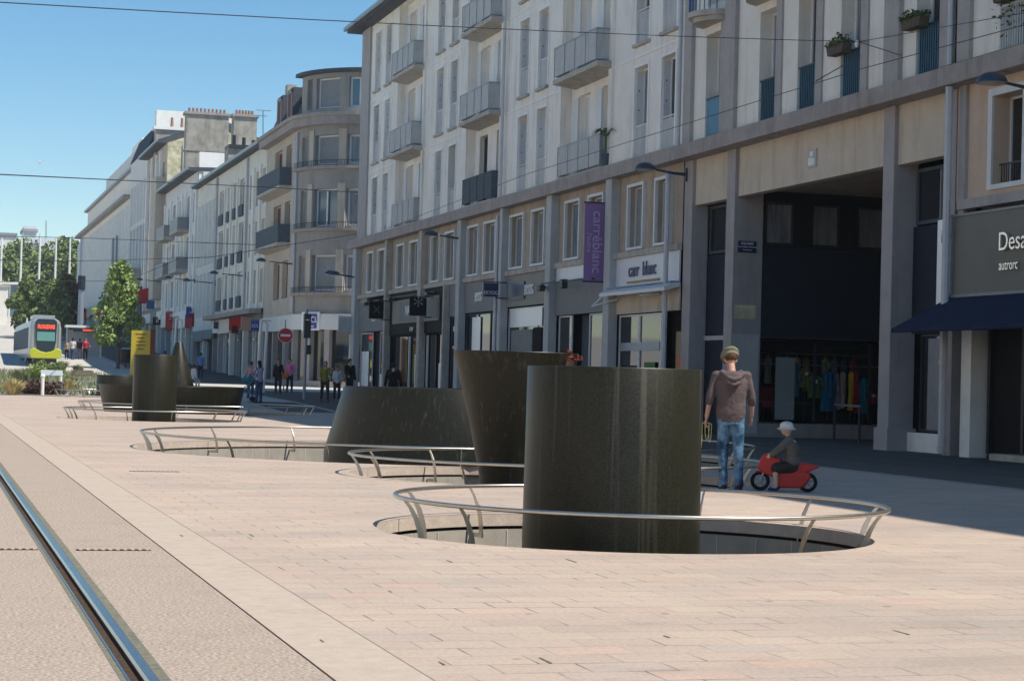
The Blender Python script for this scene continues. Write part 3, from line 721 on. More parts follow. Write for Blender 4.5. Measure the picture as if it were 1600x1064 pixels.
glazing([(70.0, 75.2)], .1, 3.95, 'guard_dark', S4, n=3)
F.part('display_red', 'sign_red', [(70.2, 71.5, -.06, -.04, .4, 1.7)], S4)
F.part('display_white', 'letters_white', [(73.1, 74.3, -.06, -.04, 2.2, 3.8), (70.3, 71.3, -.06, -.04, 3.0, 3.8)], S4)
S5 = shopfront(75.8, 77.5, 0, 'fascia_mid', (3.9, 5.2), None)
glazing([(75.8, 77.5)], .1, 3.88, 'guard_dark', S5)
F.part('display_white', 'letters_white', [(76.0, 77.2, -.06, -.04, 3.3, 3.5), (76.0, 77.2, -.06, -.04, 2.6, 2.7)], S5)
S6 = shopfront(77.8, 88.2, 0, 'black_paint', (3.3, 5.2), None)
F.part('sign_frame', 'fascia_grey', [(79.0, 87.4, .08, .14, 3.8, 4.85)], S6)
F.part('sign_panel', 'fascia_mid', [(79.15, 85.9, .14, .17, 3.9, 4.75)], S6)
text_mesh('letters', 'NATI VER', .62, 'letters_white', S6, (XF-.19, 83.4, 4.32), 'x', .03, .95)
text_mesh('small_letters', 'T R P', .26, 'letters_white', S6, (XF-.09, 83.9, 3.5), 'x', .02, 1.1)
F.part('lamp_rod', 'iron', [(79.5, 88.0, .2, .23, 4.98, 5.02)], S6)
F.part('lamp_hoods', 'iron', [(79.6, 80.2, .2, .5, 4.86, 4.98), (86.6, 87.3, .2, .5, 4.86, 4.98)], S6)
glazing([(78.3, 79.6), (79.9, 81.2), (82.3, 84.4), (85.0, 87.7)], .1, 3.25, 'black_paint', S6)
F.part('door_jambs', 'shutter', [(81.25, 81.4, -.1, .0, .1, 3.2), (84.5, 84.65, -.1, 0, .1, 3.2), (82.1, 82.2, -.1, 0, .1, 3.2)], S6)
F.part('display_white', 'letters_white', [(78.4, 79.0, -.06, -.04, 2.3, 3.1), (83.2, 83.6, -.06, -.04, .3, 2.4), (78.4, 79.4, -.06, -.04, .9, 2.0)], S6)
S7 = shopfront(88.7, 95.0, 0, 'fascia_mid', (3.55, 4.95), None)
text_mesh('letters', 'CPI', .6, 'letters_white', S7, (XF-.09, 91.5, 4.2), 'x', .02)
F.part('lamp_rod', 'iron', [(89.0, 94.0, .15, .18, 4.95, 4.99)], S7)
F.part('lamp_hoods', 'iron', [(92.2, 93.3, .15, .4, 4.82, 4.95), (89.2, 90.2, .15, .4, 4.9, 5.0)], S7)
glazing([(88.8, 90.6), (92.2, 94.9)], .4, 3.5, 'pvc', S7)
F.part('door_frame', 'black_paint', [(90.7, 92.1, -.3, -.2, .3, 3.5)], S7)
F.part('display', 'cloth_crimson', [(89.0, 90.4, -.07, -.05, 2.0, 2.25)], S7)
F.part('display_white', 'letters_white', [(89.0, 90.4, -.07, -.05, .8, 1.5), (93.0, 94.6, -.07, -.05, .9, 2.6)], S7)
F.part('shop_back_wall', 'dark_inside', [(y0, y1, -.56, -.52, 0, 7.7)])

# things hung on the shops
t = thing('awning', 'rolled white awning with folding arms over the white shop front', 'awning', (XF-.2, 54.8, 4.2))
F2 = Fac(t)
mb = MB(); mb.prism([(XF-.07, 4.28), (XF-.30, 4.26), (XF-.55, 4.12), (XF-.55, 4.02), (XF-.30, 4.08), (XF-.07, 4.16)], 'y', 51.9, 57.5); mb.build('cassette', 'shutter', t)
mb = MB(); mb.box(XF-.35, XF-.08, 51.9, 57.4, 4.265, 4.30); mb.build('hood', 'sign_teal', t)
tube_part('folding_arm', 'shutter', [(XF-.1, 57.0, 3.95), (XF-.75, 57.6, 3.72), (XF-.5, 57.3, 4.05)], .03, t); tube_part('folding_arm', 'shutter', [(XF-.1, 53.4, 4.0), (XF-.5, 54.0, 3.95)], .03, t)
t = thing('banner', 'tall purple banner with pale vertical lettering over the shops', 'banner', (XF-.5, 58.2, 5))
mb = MB(); mb.box(XF-.84, XF-.17, 58.2, 58.225, 4.55, 7.0); mb.build('cloth', 'banner_purple', t)
mb = MB(); mb.tube([(XF, 58.21, 7.02), (XF-.88, 58.21, 7.02)], .025); mb.tube([(XF, 58.21, 4.53), (XF-.88, 58.21, 4.53)], .025); mb.build('rods', 'iron', t)
text_mesh('letters', 'carréblanc', .47, 'letters_lilac', t, (XF-.42, 58.185, 5.78), 'y', .01, 1.0, R(-90))
text_mesh('small_letters', 'l\'autre', .2, 'letters_lilac', t, (XF-.68, 58.185, 5.75), 'y', .01, 1.2, R(-90))
t = thing('projector_arm', 'black arm with two small floodlights under the purple banner', 'spotlight', (XF-.2, 60.5, 4.6))
mb = MB(); mb.tube([(XF-.32, 63.7, 4.55), (XF-.55, 63.5, 4.68), (XF-.55, 58.0, 4.62)], .025); mb.build('arm', 'iron', t)
mb = MB(); mb.box(XF-.66, XF-.46, 63.3, 63.7, 4.42, 4.62); mb.box(XF-.66, XF-.46, 60.9, 61.2, 4.42, 4.72); mb.build('floodlight', 'iron', t, bevel=.02)
def blade(label, Yc, x0, x1, z0, z1, m, txt=None, tm='letters_white', ts=.2, cat='shop sign', arm=True, th=.12, X1=XF):
    t = thing('shop_sign', label, cat, (X1, Yc, z0))
    mb = MB(); mb.box(x0, x1, Yc, Yc+th, z0, z1); mb.build('panel', m, t, bevel=.01)
    if arm:
        mb = MB(); mb.tube([(X1, Yc+th/2, z1+.04), (x0, Yc+th/2, z1+.04)], .02); mb.tube([(X1, Yc+th/2, z0-.04), (x1-.1, Yc+th/2, z0-.04)], .02); mb.build('bracket', 'iron', t)
    if txt: text_mesh('letters', txt, ts, tm, t, ((x0+x1)/2, Yc-.01, (z0+z1)/2-.0), 'y', .015)
    return t
t = blade('dark blue hanging sign reading EKYOG', 69.15, XF-1.0, XF-.42, 4.42, 4.92, 'sign_navy', None)
text_mesh('letters', 'EKYOG', .19, 'letters_white', t, (XF-.71, 69.13, 4.56), 'y', .012, .86)
t = blade('black square hanging sign at the far end of the black shop', 88.15, XF-1.05, XF-.38, 4.05, 4.85, 'black_paint', 'X', 'guard_dark', .5)
t = blade('black square hanging sign at the near end of the black shop', 79.9, XF-1.15, XF-.42, 3.98, 4.75, 'black_paint', '*', 'shutter_grey', 1.0)
t = blade('pale grey sign at the corner of the white apartment building', 95.6, XF-.95, XF-.32, 3.55, 4.3, 'guard_panel')

facade_lamp(51.75, 7.35, 1.55, 'blue street lamp fixed by the downpipe right of the purple banner')
facade_lamp(75.5, 7.0, 1.75, 'blue street lamp above the black shop')
facade_lamp(95.2, 6.3, 1.6, 'street lamp on the far corner of the white apartment building')

# ---- passage building (grey piers, beige panels) ---------------------------
t = B2 = thing('passage_building', 'building on tall grey piers with a dark covered passage and blue window guards', 'building', (XF, 44, 0))
F = Fac(t); y0, y1 = 36.7, 51.96
OP = [(49.4, 50.5), (45.75, 46.85), (43.4, 44.5), (41.0, 42.1), (37.3, 38.4)]
F.wall('pale_render', y0, y1, 8.13, 18.8, [(a, b, z0, z1, .42) for a, b in OP for z0, z1 in ((8.16, 11.1), (11.9, 14.6), (15.4, 18.1))])
for i, (a, b) in enumerate(OP):
    for fi, (z0, z1) in enumerate(((8.16, 11.1), (11.9, 14.6), (15.4, 18.1))):
        F.window(a, b, z0, z1, -.40, 'glass_curtain' if i % 2 else 'glass', 'pvc', .07, 2)
        F.part('grey_strip', 'fin_grey', [(a-.36, a-.01, 0, .05, z0-.02, z1+.5)])
        if fi == 0:
            g = F.part('window_guard', 'guard_blue', [(a+.03, b-.03, -.06, -.045, z0+.12, 9.28)])
            F.part('guard_rail', 'iron', [(a+.0, b-.0, -.09, -.02, 9.28, 9.32)]+([] if i < 1 else [(a+.05+k*.1, a+.065+k*.1, -.04, -.02, z0+.05, 9.28) for k in range(10)]), g)
        if fi == 1:
            mb = MB(); n = 14; pts = [(XF, a-.35)]+[(XF-.75*math.sin(math.pi*k/n)**.6, a-.35+(b-a+.7)*k/n) for k in range(n+1)]+[(XF, b+.35)]
            mb.prism(pts, 'z', 11.45, 11.6); mb.prism([(XF+(p[0]-XF)*.8, a-.3+(p[1]-a+.35)*.93) for p in pts], 'z', 11.32, 11.45); bl = mb.build('balcony', 'concrete', t)
            mb = MB()
            for p in pts[1:-1]: mb.box(p[0]-.008+.03, p[0]+.012+.03, p[1]-.01, p[1]+.01, 11.6, 12.6)
            mb.tube([(p[0]+.03, p[1], 12.6) for p in pts[1:-1]], .025, 6); mb.build('railing', 'rail_blue', bl)
F.part('pilaster', 'fin_grey', [(48.25, 48.95, 0, .12, 8.13, 18.7), (39.0, 39.7, 0, .12, 8.13, 18.7), (51.35, 51.9, 0, .12, 8.13, 18.7), (36.72, 36.95, 0, .1, 8.13, 18.7)])
cs = F.part('cornice', 'band_grey', [(y0, y1, -.3, .42, 7.72, 8.12)], bevel=.015)
F.part('cornice_lip', 'sage', [(y0, 43, -.28, .30, 8.12, 8.15)], cs)
block(t, XF+.6, XF+12, y0, y1, 7.6, 18.78, 'grey_render')
mb = MB(); mb.prism([(XF-.75, 18.62), (XF+12.6, 18.62), (XF+12.6, 18.84), (XF-.75, 18.84)], 'y', y0-.02, y1+.0); mb.build('roof', 'slate', t)
F.part('beam_panel', 'beige_panel', [(48.85, 51.3, -.4, -.10, 6.42, 7.72), (39.85, 48.25, -.4, -.10, 6.42, 7.72), (36.75, 39.3, -.4, -.10, 6.38, 7.72)])
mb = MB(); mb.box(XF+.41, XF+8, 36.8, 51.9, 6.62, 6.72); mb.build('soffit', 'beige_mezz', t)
for a, b, dp in ((51.3, 51.9, .5), (48.27, 48.83, .85), (39.3, 39.82, .62), (36.55, 36.9, .5)):
    F.part('pier', 'pier_grey', [(a, b, -dp, .0, 0, 7.715)], bevel=.012)
F.part('pier_foot', 'pier_grey', [(39.24, 39.88, -.66, .05, 0, .5)])
# far bay, set back
g = Fac(t, XF+.5)
g.part('blue_door', 'navy_panel', [(48.9, 51.3, -.1, 0, .0, 5.0)])
g.window(48.9, 51.3, 5.05, 6.4, -.1, 'glass', 'guard_dark', .08, 2)
g.part('door_transom', 'pier_blue', [(48.9, 51.3, 0, .05, 2.62, 2.74)])
# side wall of the passage, facing the camera
def PW(x0, x1, z0, z1, ya, yb, m, name, par=None, **k):
    mb = MB(); mb.box(x0, x1, ya, yb, z0, z1); return mb.build(name, m, par or t, **k)
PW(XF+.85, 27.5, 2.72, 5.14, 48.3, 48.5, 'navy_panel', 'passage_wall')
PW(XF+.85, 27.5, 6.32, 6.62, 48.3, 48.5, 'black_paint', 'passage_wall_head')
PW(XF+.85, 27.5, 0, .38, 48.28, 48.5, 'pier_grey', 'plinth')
PW(XF+.85, 27.5, 5.14, 5.19, 48.27, 48.5, 'iron', 'ledge')
PW(XF+.85, 27.5, 2.66, 2.72, 48.26, 48.5, 'iron', 'ledge')
for k in range(5):
    a = XF+.98+k*1.36
    f = PW(a, a+.72, 5.19, 6.32, 48.36, 48.40, 'glass_curtain', 'window'); 
    mb = MB()
    for b in ((a-.05, a, 5.19, 6.32), (a+.72, a+.77, 5.19, 6.32), (a, a+.72, 5.19, 5.24), (a, a+.72, 6.27, 6.32)): mb.box(b[0], b[1], 48.31, 48.38, b[2], b[3])
    mb.build('frame', 'iron', f)
    PW(a+.77, a+1.31, 5.19, 6.32, 48.32, 48.5, 'black_paint', 'mullion_panel')
gm = bpy.data.materials.new('clear_glass'); gm.use_nodes = True; n = gm.node_tree; n.nodes.remove(n.nodes['Principled BSDF'])
tr = n.nodes.new('ShaderNodeBsdfTransparent'); gs = n.nodes.new('ShaderNodeBsdfGlossy'); gs.inputs['Roughness'].default_value = .05; gs.inputs['Color'].default_value = (.8, .85, .85, 1); mx = n.nodes.new('ShaderNodeMixShader'); mx.inputs[0].default_value = .06
tr.inputs['Color'].default_value = (.96, .97, .97, 1)
n.links.new(tr.outputs[0], mx.inputs[1]); n.links.new(gs.outputs[0], mx.inputs[2]); n.links.new(mx.outputs[0], n.nodes['Material Output'].inputs[0]); M['clear_glass'] = gm
sg_ = PW(XF+.87, 27.5, .39, 2.65, 48.40, 48.41, 'clear_glass', 'shop_glass')
for x_ in (XF+.87, 23.1, 24.75, 26.2): PW(x_, x_+.05, .39, 2.65, 48.37, 48.43, 'iron', 'mullion', sg_)
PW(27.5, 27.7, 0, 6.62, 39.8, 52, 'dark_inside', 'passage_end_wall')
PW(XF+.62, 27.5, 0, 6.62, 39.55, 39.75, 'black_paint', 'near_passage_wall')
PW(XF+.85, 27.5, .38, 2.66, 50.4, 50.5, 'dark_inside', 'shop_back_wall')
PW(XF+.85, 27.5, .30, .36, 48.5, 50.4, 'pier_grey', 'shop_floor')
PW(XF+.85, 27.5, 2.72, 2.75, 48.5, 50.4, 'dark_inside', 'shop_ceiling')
# near bay
g.part('blue_panel', 'navy_panel', [(36.95, 39.25, -.1, 0, 2.62, 5.0)])
g.window(36.95, 39.25, 5.05, 6.3, -.1, 'glass', 'guard_dark', .08, 2)
sh = g.window(36.95, 38.9, .45, 2.6, -.1, 'glass', 'iron', .05, 1, name='shop_window')
g.part('white_sill', 'trim_white', [(36.9, 39.25, -.1, .05, 0, .42)])
g.part('display_board', 'shutter_grey', [(37.6, 38.5, -.04, -.02, .5, 2.5)])
F.part('poster_strip', 'letters_white', [(36.95, 37.35, -.1, -.05, 2.9, 5.0)])
F.part('poster_marks', 'dark_inside', [(37.0, 37.1, -.045, -.035, 3.4, 4.2), (37.0, 37.15, -.045, -.035, 4.5, 4.7)])
tube_part('downpipe', 'drainpipe', [(XF-.30, 36.35, .05), (XF-.30, 36.35, 7.7)], .085, t)
tube_part('downpipe', 'drainpipe', [(XF-.16, 36.62, 8.13), (XF-.16, 36.62, 18.6)], .06, t)
for zz in (.1, 1.9, 4.6): 
    mb = MB(); mb.lathe([(.10, zz), (.10, zz+.1)], (XF-.30, 36.35, 0), 16); mb.build('pipe_collar', 'drainpipe', t)
F.part('wall_hook', 'iron', [(42.6, 42.7, -.02, .05, 9.35, 9.42)])
# plates
t2 = thing('house_plaque', 'small pale plaque on the beige beam above the passage', 'plaque', (XF+.1, 43.7, 6.95))
mb = MB(); mb.box(XF+.07, XF+.10, 43.45, 43.95, 6.75, 7.2); mb.build('plate', 'pier_blue', t2); 
mb = MB(); mb.box(XF+.055, XF+.068, 43.6, 43.8, 7.03, 7.15); mb.box(XF+.055, XF+.068, 43.55, 43.7, 6.8, 6.98); mb.box(XF+.055, XF+.068, 43.72, 43.88, 6.8, 7.0); mb.build('relief', 'trim_white', t2)
t2 = thing('street_name_plate', 'dark blue enamel street plate on the grey pier left of the passage', 'street sign', (20.95, 48.25, 5.1))
mb = MB(); mb.box(20.72, 21.25, 48.235, 48.262, 4.93, 5.24); mb.build('plate', 'sign_navy', t2)
text_mesh('letters', 'SQUARE', .095, 'letters_white', t2, (20.985, 48.228, 5.17), 'y', .006)
text_mesh('letters', 'Commandant l\'Herminier', .055, 'letters_white', t2, (20.985, 48.228, 5.08), 'y', .006)
text_mesh('letters', 'Rue de Siam', .05, 'letters_white', t2, (20.985, 48.228, 5.0), 'y', .006)
t2 = thing('notice_board', 'worn yellowish notice stuck on the grey pier under the street plate', 'notice', (20.95, 48.25, 3.3))
mb = MB(); mb.box(20.68, 21.28, 48.245, 48.262, 3.15, 3.52); mb.build('plate', 'old_stone', t2)
t2 = thing('pale_panel', 'pale blue painted sheet on the foot of the grey pier behind the man', 'panel', (20.95, 48.25, 1.5))
mb = MB(); mb.box(20.64, 21.4, 48.25, 48.262, .1, 2.75); mb.build('sheet', 'pier_blue', t2)

# ---- right-hand building with the awning -----------------------------------
t = B1 = thing('awning_shop_building', 'peach coloured building with olive shop fascia at the right edge', 'building', (XF, 33, 0))
F = Fac(t); y0, y1 = 26.0, 36.5
F.wall('pale_render', y0, y1, 8.13, 18.8, [(33.6, 34.9, 8.16, 11.1, .4), (30.0, 31.3, 8.16, 11.1, .4), (33.6, 34.9, 11.9, 14.6, .4)])
F.wall('peach_render', y0, y1, 5.3, 7.72, [(33.9, 35.05, 5.55, 7.35, .42), (30.2, 31.4, 5.55, 7.35, .42)], name='mezzanine_wall')
for a, b in ((33.9, 35.05), (30.2, 31.4)):
    F.window(a, b, 5.55, 7.35, -.42, 'glass', 'pvc', .05, 2)
    F.part('window_surround', 'shutter', [(b, b+.16, 0, .05, 5.45, 7.5), (a, b, 0, .05, 7.35, 7.5), (a-.16, a, 0, .05, 5.45, 7.5), (a, b, 0, .05, 5.45, 5.55)])
    F.part('window_bars', 'iron', [(a+.02, b-.02, -.16, -.13, 5.95, 5.98)]+[(a+.05+k*.09, a+.065+k*.09, -.15, -.135, 5.6, 5.95) for k in range(12)])
text_mesh('window_letters', 'STUDIO', .26, 'letters_white', t, (XF+.36, 33.95, 7.0), 'x', .01, .9)
for a, b, z0 in ((33.6, 34.9, 8.16), (30.0, 31.3, 8.16), (33.6, 34.9, 11.9)): F.window(a, b, z0, z0+2.9, -.38, 'glass_curtain', 'pvc', .06, 2)
F.part('pilaster', 'fin_grey', [(35.95, 36.45, 0, .10, 8.13, 18.7), (36.05, 36.3, 0, .08, 5.0, 7.72)])
F.part('window_railing', 'shutter', [(33.6, 34.85, .02, .05, 9.1, 9.14)]+[(33.62+k*.09, 33.64+k*.09, .02, .04, 8.16, 9.12) for k in range(14)])
cs = F.part('cornice', 'band_grey', [(y0, y1+.2, -.3, .42, 7.72, 8.12)], bevel=.015)
F.part('cornice_lip', 'sage', [(y0, y1+.2, -.28, .34, 8.12, 8.16)], cs)
block(t, XF+.6, XF+12, y0, y1, 0, 18.78, 'grey_render')
mb = MB(); mb.prism([(XF-.75, 18.62), (XF+12.6, 18.62), (XF+12.6, 18.84), (XF-.75, 18.84)], 'y', y0, y1+.2); mb.build('roof', 'slate', t)
F.part('ledge', 'fin_grey', [(y0, 36.2, 0, .16, 5.12, 5.32)])
fs_ = F.part('fascia', 'fascia_olive', [(y0, 36.35, .02, .14, 3.34, 5.0)], bevel=.01)
F.part('fascia_frame', 'shutter_grey', [(y0, 36.4, .14, .17, 4.98, 5.03), (y0, 36.4, .14, .17, 3.3, 3.36), (36.35, 36.4, .14, .17, 3.3, 5.03)], fs_)
text_mesh('letters', 'Desa', .52, 'letters_chrome', fs_, (XF-.20, 34.42, 4.33), 'x', .05, 1.0, align='LEFT')
text_mesh('small_letters', 'autrorc', .29, 'letters_chrome', fs_, (XF-.18, 34.42, 3.87), 'x', .03, .8, align='LEFT')
F.part('white_pillar', 'trim_white', [(35.75, 36.15, -.4, .0, 0, 3.3)])
F.part('entrance', 'black_paint', [(y0, 35.75, -.5, -.4, .12, 3.3)])
F.part('entrance_jambs', 'iron', [(35.5, 35.6, -.4, -.3, .1, 3.3), (34.2, 34.3, -.4, -.3, .1, 3.3)])
F.part('step', 'concrete', [(y0, 34.7, -.4, .15, 0, .13)])
NB = thing('neighbour_building', 'cream building continuing the row nearer than the awning shop', 'building', (XF, 4, 0))
class _N(Fac): pass
Fn = _N(NB); nc = [(-22+k*3.1, -20.8+k*3.1) for k in range(15)]
Fn.wall('cream_render', -24, 25.98, 0, 18.8, [(a, b, z, z+2.3, .3) for a, b in nc for z in (5.3, 8.6, 12.2, 15.4)])
block(NB, XF+.31, XF+12, -24, 25.97, 0, 18.78, 'glass')
mb = MB(); mb.prism([(XF-.75, 18.62), (XF+12.6, 18.62), (XF+12.6, 18.84), (XF-.75, 18.84)], 'y', -24, 25.98); mb.build('roof', 'slate', NB)
t2 = thing('awning', 'dark navy slanted awning over the shop at the right edge', 'awning', (XF-.7, 33.5, 3))
mb = MB(); 
for k in range(8):
    a, b = 26+k*(36.55-26)/8, 26+(k+1)*(36.55-26)/8
    mb.add([(XF-.15, a, 3.28), (XF-.15, b, 3.28), (XF-1.4, b, 2.62), (XF-1.4, a, 2.62), (XF-.15, a, 3.25), (XF-.15, b, 3.25), (XF-1.4, b, 2.57), (XF-1.4, a, 2.57)], [(0, 1, 2, 3), (7, 6, 5, 4), (3, 2, 6, 7)])
mb.prism([(XF-.15, 3.28), (XF-1.4, 2.62), (XF-1.4, 2.55), (XF-.15, 3.2)], 'y', 36.5, 36.56)
mb.build('canvas', 'awning_navy', t2)
mb = MB(); mb.tube([(XF-1.39, 26, 2.56), (XF-1.39, 36.56, 2.56)], .03, 8); mb.tube([(XF-.12, 26, 3.3), (XF-.12, 36.6, 3.3)], .05, 8); mb.build('front_bar', 'awning_navy', t2, smooth=True)
mb = MB(); mb.tube([(XF-.1, 36.4, 2.9), (XF-.75, 35.9, 2.75), (XF-1.35, 36.3, 2.57)], .025, 6); mb.build('arm', 'iron', t2)
facade_lamp(33.0, 7.2, 1.55, 'blue street lamp at the right edge above the olive fascia')
def flower_box(x, y, z, label, trail=False):
    t = thing('flower_box', label, 'flower box', (x, y, z), 'flower boxes on window guards')
    mb = MB(); mb.prism([(y-.38, z), (y+.38, z), (y+.45, z+.22), (y-.45, z+.22)], 'x', x-.14, x+.1); mb.build('trough', 'bark', t)
    mb = MB()
    for k in range(220):
        c = Vector((x-.02+rnd.uniform(-.18, .18), y+rnd.uniform(-.48, .48), z+.2+abs(rnd.gauss(0, .09)) - (rnd.random()**2*.9 if trail and rnd.random() < .4 else 0)))
        d = Vector((rnd.uniform(-1, 1), rnd.uniform(-1, 1), rnd.uniform(-.6, 1))).normalized()*.06
        e_ = d.cross(Vector((rnd.uniform(-1, 1), rnd.uniform(-1, 1), rnd.uniform(-1, 1)))).normalized()*.03
        mb.add([c-d, c+e_, c+d, c-e_], [(0, 1, 2, 3)])
    mb.build('foliage', 'leaf_dark', t)
flower_box(XF-.10, 41.95, 9.25, 'flower box with dry plants on the fourth blue window guard')
flower_box(XF-.10, 38.25, 9.25, 'green flower box on the blue window guard nearest the awning')
flower_box(XF-.15, 34.3, 9.15, 'hanging flower box with trailing plants at the top right corner', True)
t = thing('potted_palm', 'small dark palm on the lowest balcony nearest the passage', 'plant', (XF-.35, 58.2, 9.0))
mb = MB(); mb.lathe([(.12, 8.2), (.16, 8.6)], (XF-.12, 58.35, 0), 14); mb.build('pot', 'guard_dark', t)
mb = MB()
for k in range(22):
    a = rnd.uniform(0, 6.28); l = rnd.uniform(.35, .6); b = Vector((XF-.2, 58.25, 8.6+.5))
    p = [b, b+Vector((math.cos(a)*l*.5, math.sin(a)*l*.5, .28)), b+Vector((math.cos(a)*l, math.sin(a)*l, .1))]
    s_ = Vector((-math.sin(a), math.cos(a), 0))*.035
    mb.add([p[0]-s_*.3, p[0]+s_*.3, p[1]+s_, p[1]-s_, p[2]], [(0, 1, 2, 3), (3, 2, 4)])
mb.tube([(XF-.2, 58.25, 8.6), (XF-.2, 58.25, 9.1)], .03, 6); mb.build('fronds', 'leaf_dark', t)

# ---- corner building with the rounded end ----------------------------------
t = B4 = thing('corner_building', 'brown-grey corner building with a rounded end and slate mansard', 'building', (XF, 116, .7))
CX, CY, CR = 25.6, 113.4, 5.0
class Cur(Fac):
    def P(s, u, d, z):
        if u <= 0: return (CX-(CR+d), CY-u, z)
        L = CR*math.pi/2
        if u <= L:
            f = u/CR; return (CX-(CR+d)*math.cos(f), CY-(CR+d)*math.sin(f), z)
        return (CX+(u-L), CY-(CR+d), z)
def u_at(px, py=300):
    d = ray(px, py); best = 0; k = d.x/d.y
    for i in range(0, 1571):
        f = i/1000; x, y = CX-CR*math.cos(f), CY-CR*math.sin(f)
        if x/y >= k: return f*CR
    return CR*1.57
G = Cur(t)
F = Fac(t)
ua, ub, uc, ud = u_at(490), u_at(527), u_at(541), u_at(575)
L = CR*math.pi/2
ch = []
for z0, z1 in ((6.25, 8.3), (9.95, 12.1), (13.5, 15.2)): ch += [(ua, ub, z0, z1, .35), (uc, ud, z0, z1, .35), (6.8, 7.8, z0, z1, .35), (u_at(470), u_at(481), z0, z1, .25)]
G.wall('grey_render', 0, L+14, 4.9, 15.75, ch, n=60)
for z0, z1 in ((6.25, 8.3), (9.95, 12.1), (13.5, 15.2)):
    G.window(ua, ub, z0, z1, -.33, 'glass_blue' if z0 < 12 and z0 > 9 else 'shutter_grey', 'pvc', .09, 2 if 9 < z0 < 12 else 1)
    G.window(uc, ud, z0, z1, -.33, 'glass_curtain', 'pvc', .12, 1)
    G.window(u_at(470), u_at(481), z0, z1, -.23, 'shutter_grey', 'warm_render', .06, 1)
    lg = MB()
    for i in range(40): G.box(lg, u_at(466)+i*(L+2-.3)/40, u_at(466)+(i+1)*(L+2-.3)/40, 0, .35, z0-.28, z0-.12)
    l_ = lg.build('ledge', 'band_grey', t)
    rl = MB()
    for i in range(24): G.box(rl, .4+i*.32, .4+(i+1)*.32, .28, .31, z0+.18, z0+.21)
    for i in range(48): G.box(rl, .4+i*.16, .415+i*.16, .28, .30, z0-.12, z0+.2)
    rl.build('railing', 'iron', l_)
F.wall('warm_render', CY, 124.2, 4.9, 15.75, [(118.6, 120.7, 5.95, 8.25, .3), (115.7, 117.6, 5.95, 8.25, .3), (118.7, 121.3, 9.3, 11.8, .3), (115.6, 117.4, 9.3, 11.8, .3), (118.7, 121.3, 12.7, 15.2, .3), (115.6, 117.4, 12.7, 15.2, .3)], name='street_wall')
for a, b in ((118.6, 120.7), (115.7, 117.6)): F.window(a, b, 5.95, 8.25, -.28, 'dark_red', 'warm_render', .08, 2)
for a, b in ((118.7, 121.3), (115.6, 117.4)):
    for z in (9.3, 12.7): F.window(a, b, z, z+2.5, -.28, 'dark_red', 'warm_render', .08, 2, name='balcony_door')
for z in (9.2, 12.6):
    mb = MB(); mb.prism([(XF, z-.28), (XF-.75, z-.1), (XF-.75, z+.06), (XF, z+.06)], 'y', 115.3, 123.6); b_ = mb.build('balcony', 'concrete', t)
    F.part('railing', 'guard_dark', [(115.35, 123.5, .70, .73, z+.1, z+1.15), (115.35, 115.38, 0, .7, z+.1, z+1.15)], b_)
for u0_, u1_ in ((u_at(482), u_at(482)+.45), (ub+.05, uc-.05), (uc-.45, uc-.4)):
    if u1_ > u0_: 
        for z0, z1 in ((6.0, 8.6), (9.7, 12.4), (13.2, 15.5)): mb = MB(); G.box(mb, u0_, u1_, -.02, .06, z0, z1); mb.build('window_pier', 'warm_render', t)
for u in (-.3, .15): 
    x, y, z = G.P(u, .1, 0); tube_part('downpipe', 'drainpipe', [(x, y, 5), (x, y, 15.6)], .07, t)
cr = MB()
for i in range(60):
    a, b = -11+i*(11+L+14)/60, -11+(i+1)*(11+L+14)/60
    G.box(cr, a, b, -.3, .55, 15.75, 16.2); G.box(cr, a, b, -.3, .7, 16.2, 16.42)
cr.build('cornice', 'band_grey', t)
# attic on the rounded end
G.wall('grey_render', .6, L+14, 16.42, 18.75, [(ua, ub, 16.75, 18.5, .3), (uc, ud, 16.75, 18.5, .3), (u_at(476), u_at(484), 16.75, 18.5, .3)], n=50, name='attic_wall')
G.window(ua, ub, 16.75, 18.5, -.28, 'shutter_grey', 'pvc', .09, 1)
G.window(uc, ud, 16.75, 18.5, -.28, 'glass_blue', 'pvc', .12, 2)
G.window(u_at(476), u_at(484), 16.75, 18.5, -.28, 'shutter_grey', 'grey_render', .06, 1)
ar = MB()
for i in range(50): G.box(ar, .3+i*(L+13)/50, .3+(i+1)*(L+13)/50, -5.2, .35, 18.75, 18.95)
ar.build('attic_roof', 'slate', t)
x, y, _ = G.P(.6, 0, 0)
mb = MB(); mb.add([(XF, 113.0, 16.42), (XF, 124.2, 16.42), (XF+1.1, 124.2, 19.1), (XF+1.1, 113.0, 19.1), (XF+6, 113, 19.4), (XF+6, 124.2, 19.4), (XF+6, 113, 16.42), (XF+6, 124.2, 16.42)], [(0, 1, 2, 3), (3, 2, 5, 4), (0, 3, 4, 6), (1, 7, 5, 2)]); mb.build('mansard', 'slate', t)
for yy in (115.6, 119.2):
    d_ = F.part('dormer', 'slate', [(yy, yy+1.8, -1.0, .0, 16.6, 18.6)]); F.part('dormer_window', 'dark_red', [(yy+.35, yy+1.45, .0, .04, 16.8, 18.3)], d_); F.part('dormer_trim', 'band_grey', [(yy+.15, yy+.35, 0, .06, 16.7, 18.5), (yy+1.45, yy+1.65, 0, .06, 16.7, 18.5), (yy+.15, yy+1.65, 0, .06, 18.3, 18.5)], d_)
block(t, XF+1, XF+1.6, 123.4, 124.2, 16.4, 19.9, 'chimney_render', 'chimney')
mb = MB(); mb.box(XF+.4, XF+14, 113.4, 124.2, .4, 16.4); mb.lathe([(4.6, .4), (4.6, 18.7)], (CX, CY, 0), 40); mb.box(CX, XF+14, CY-4.6, 113.4, .4, 18.7); mb.build('rear_wall', 'grey_render', t)
fa = MB()
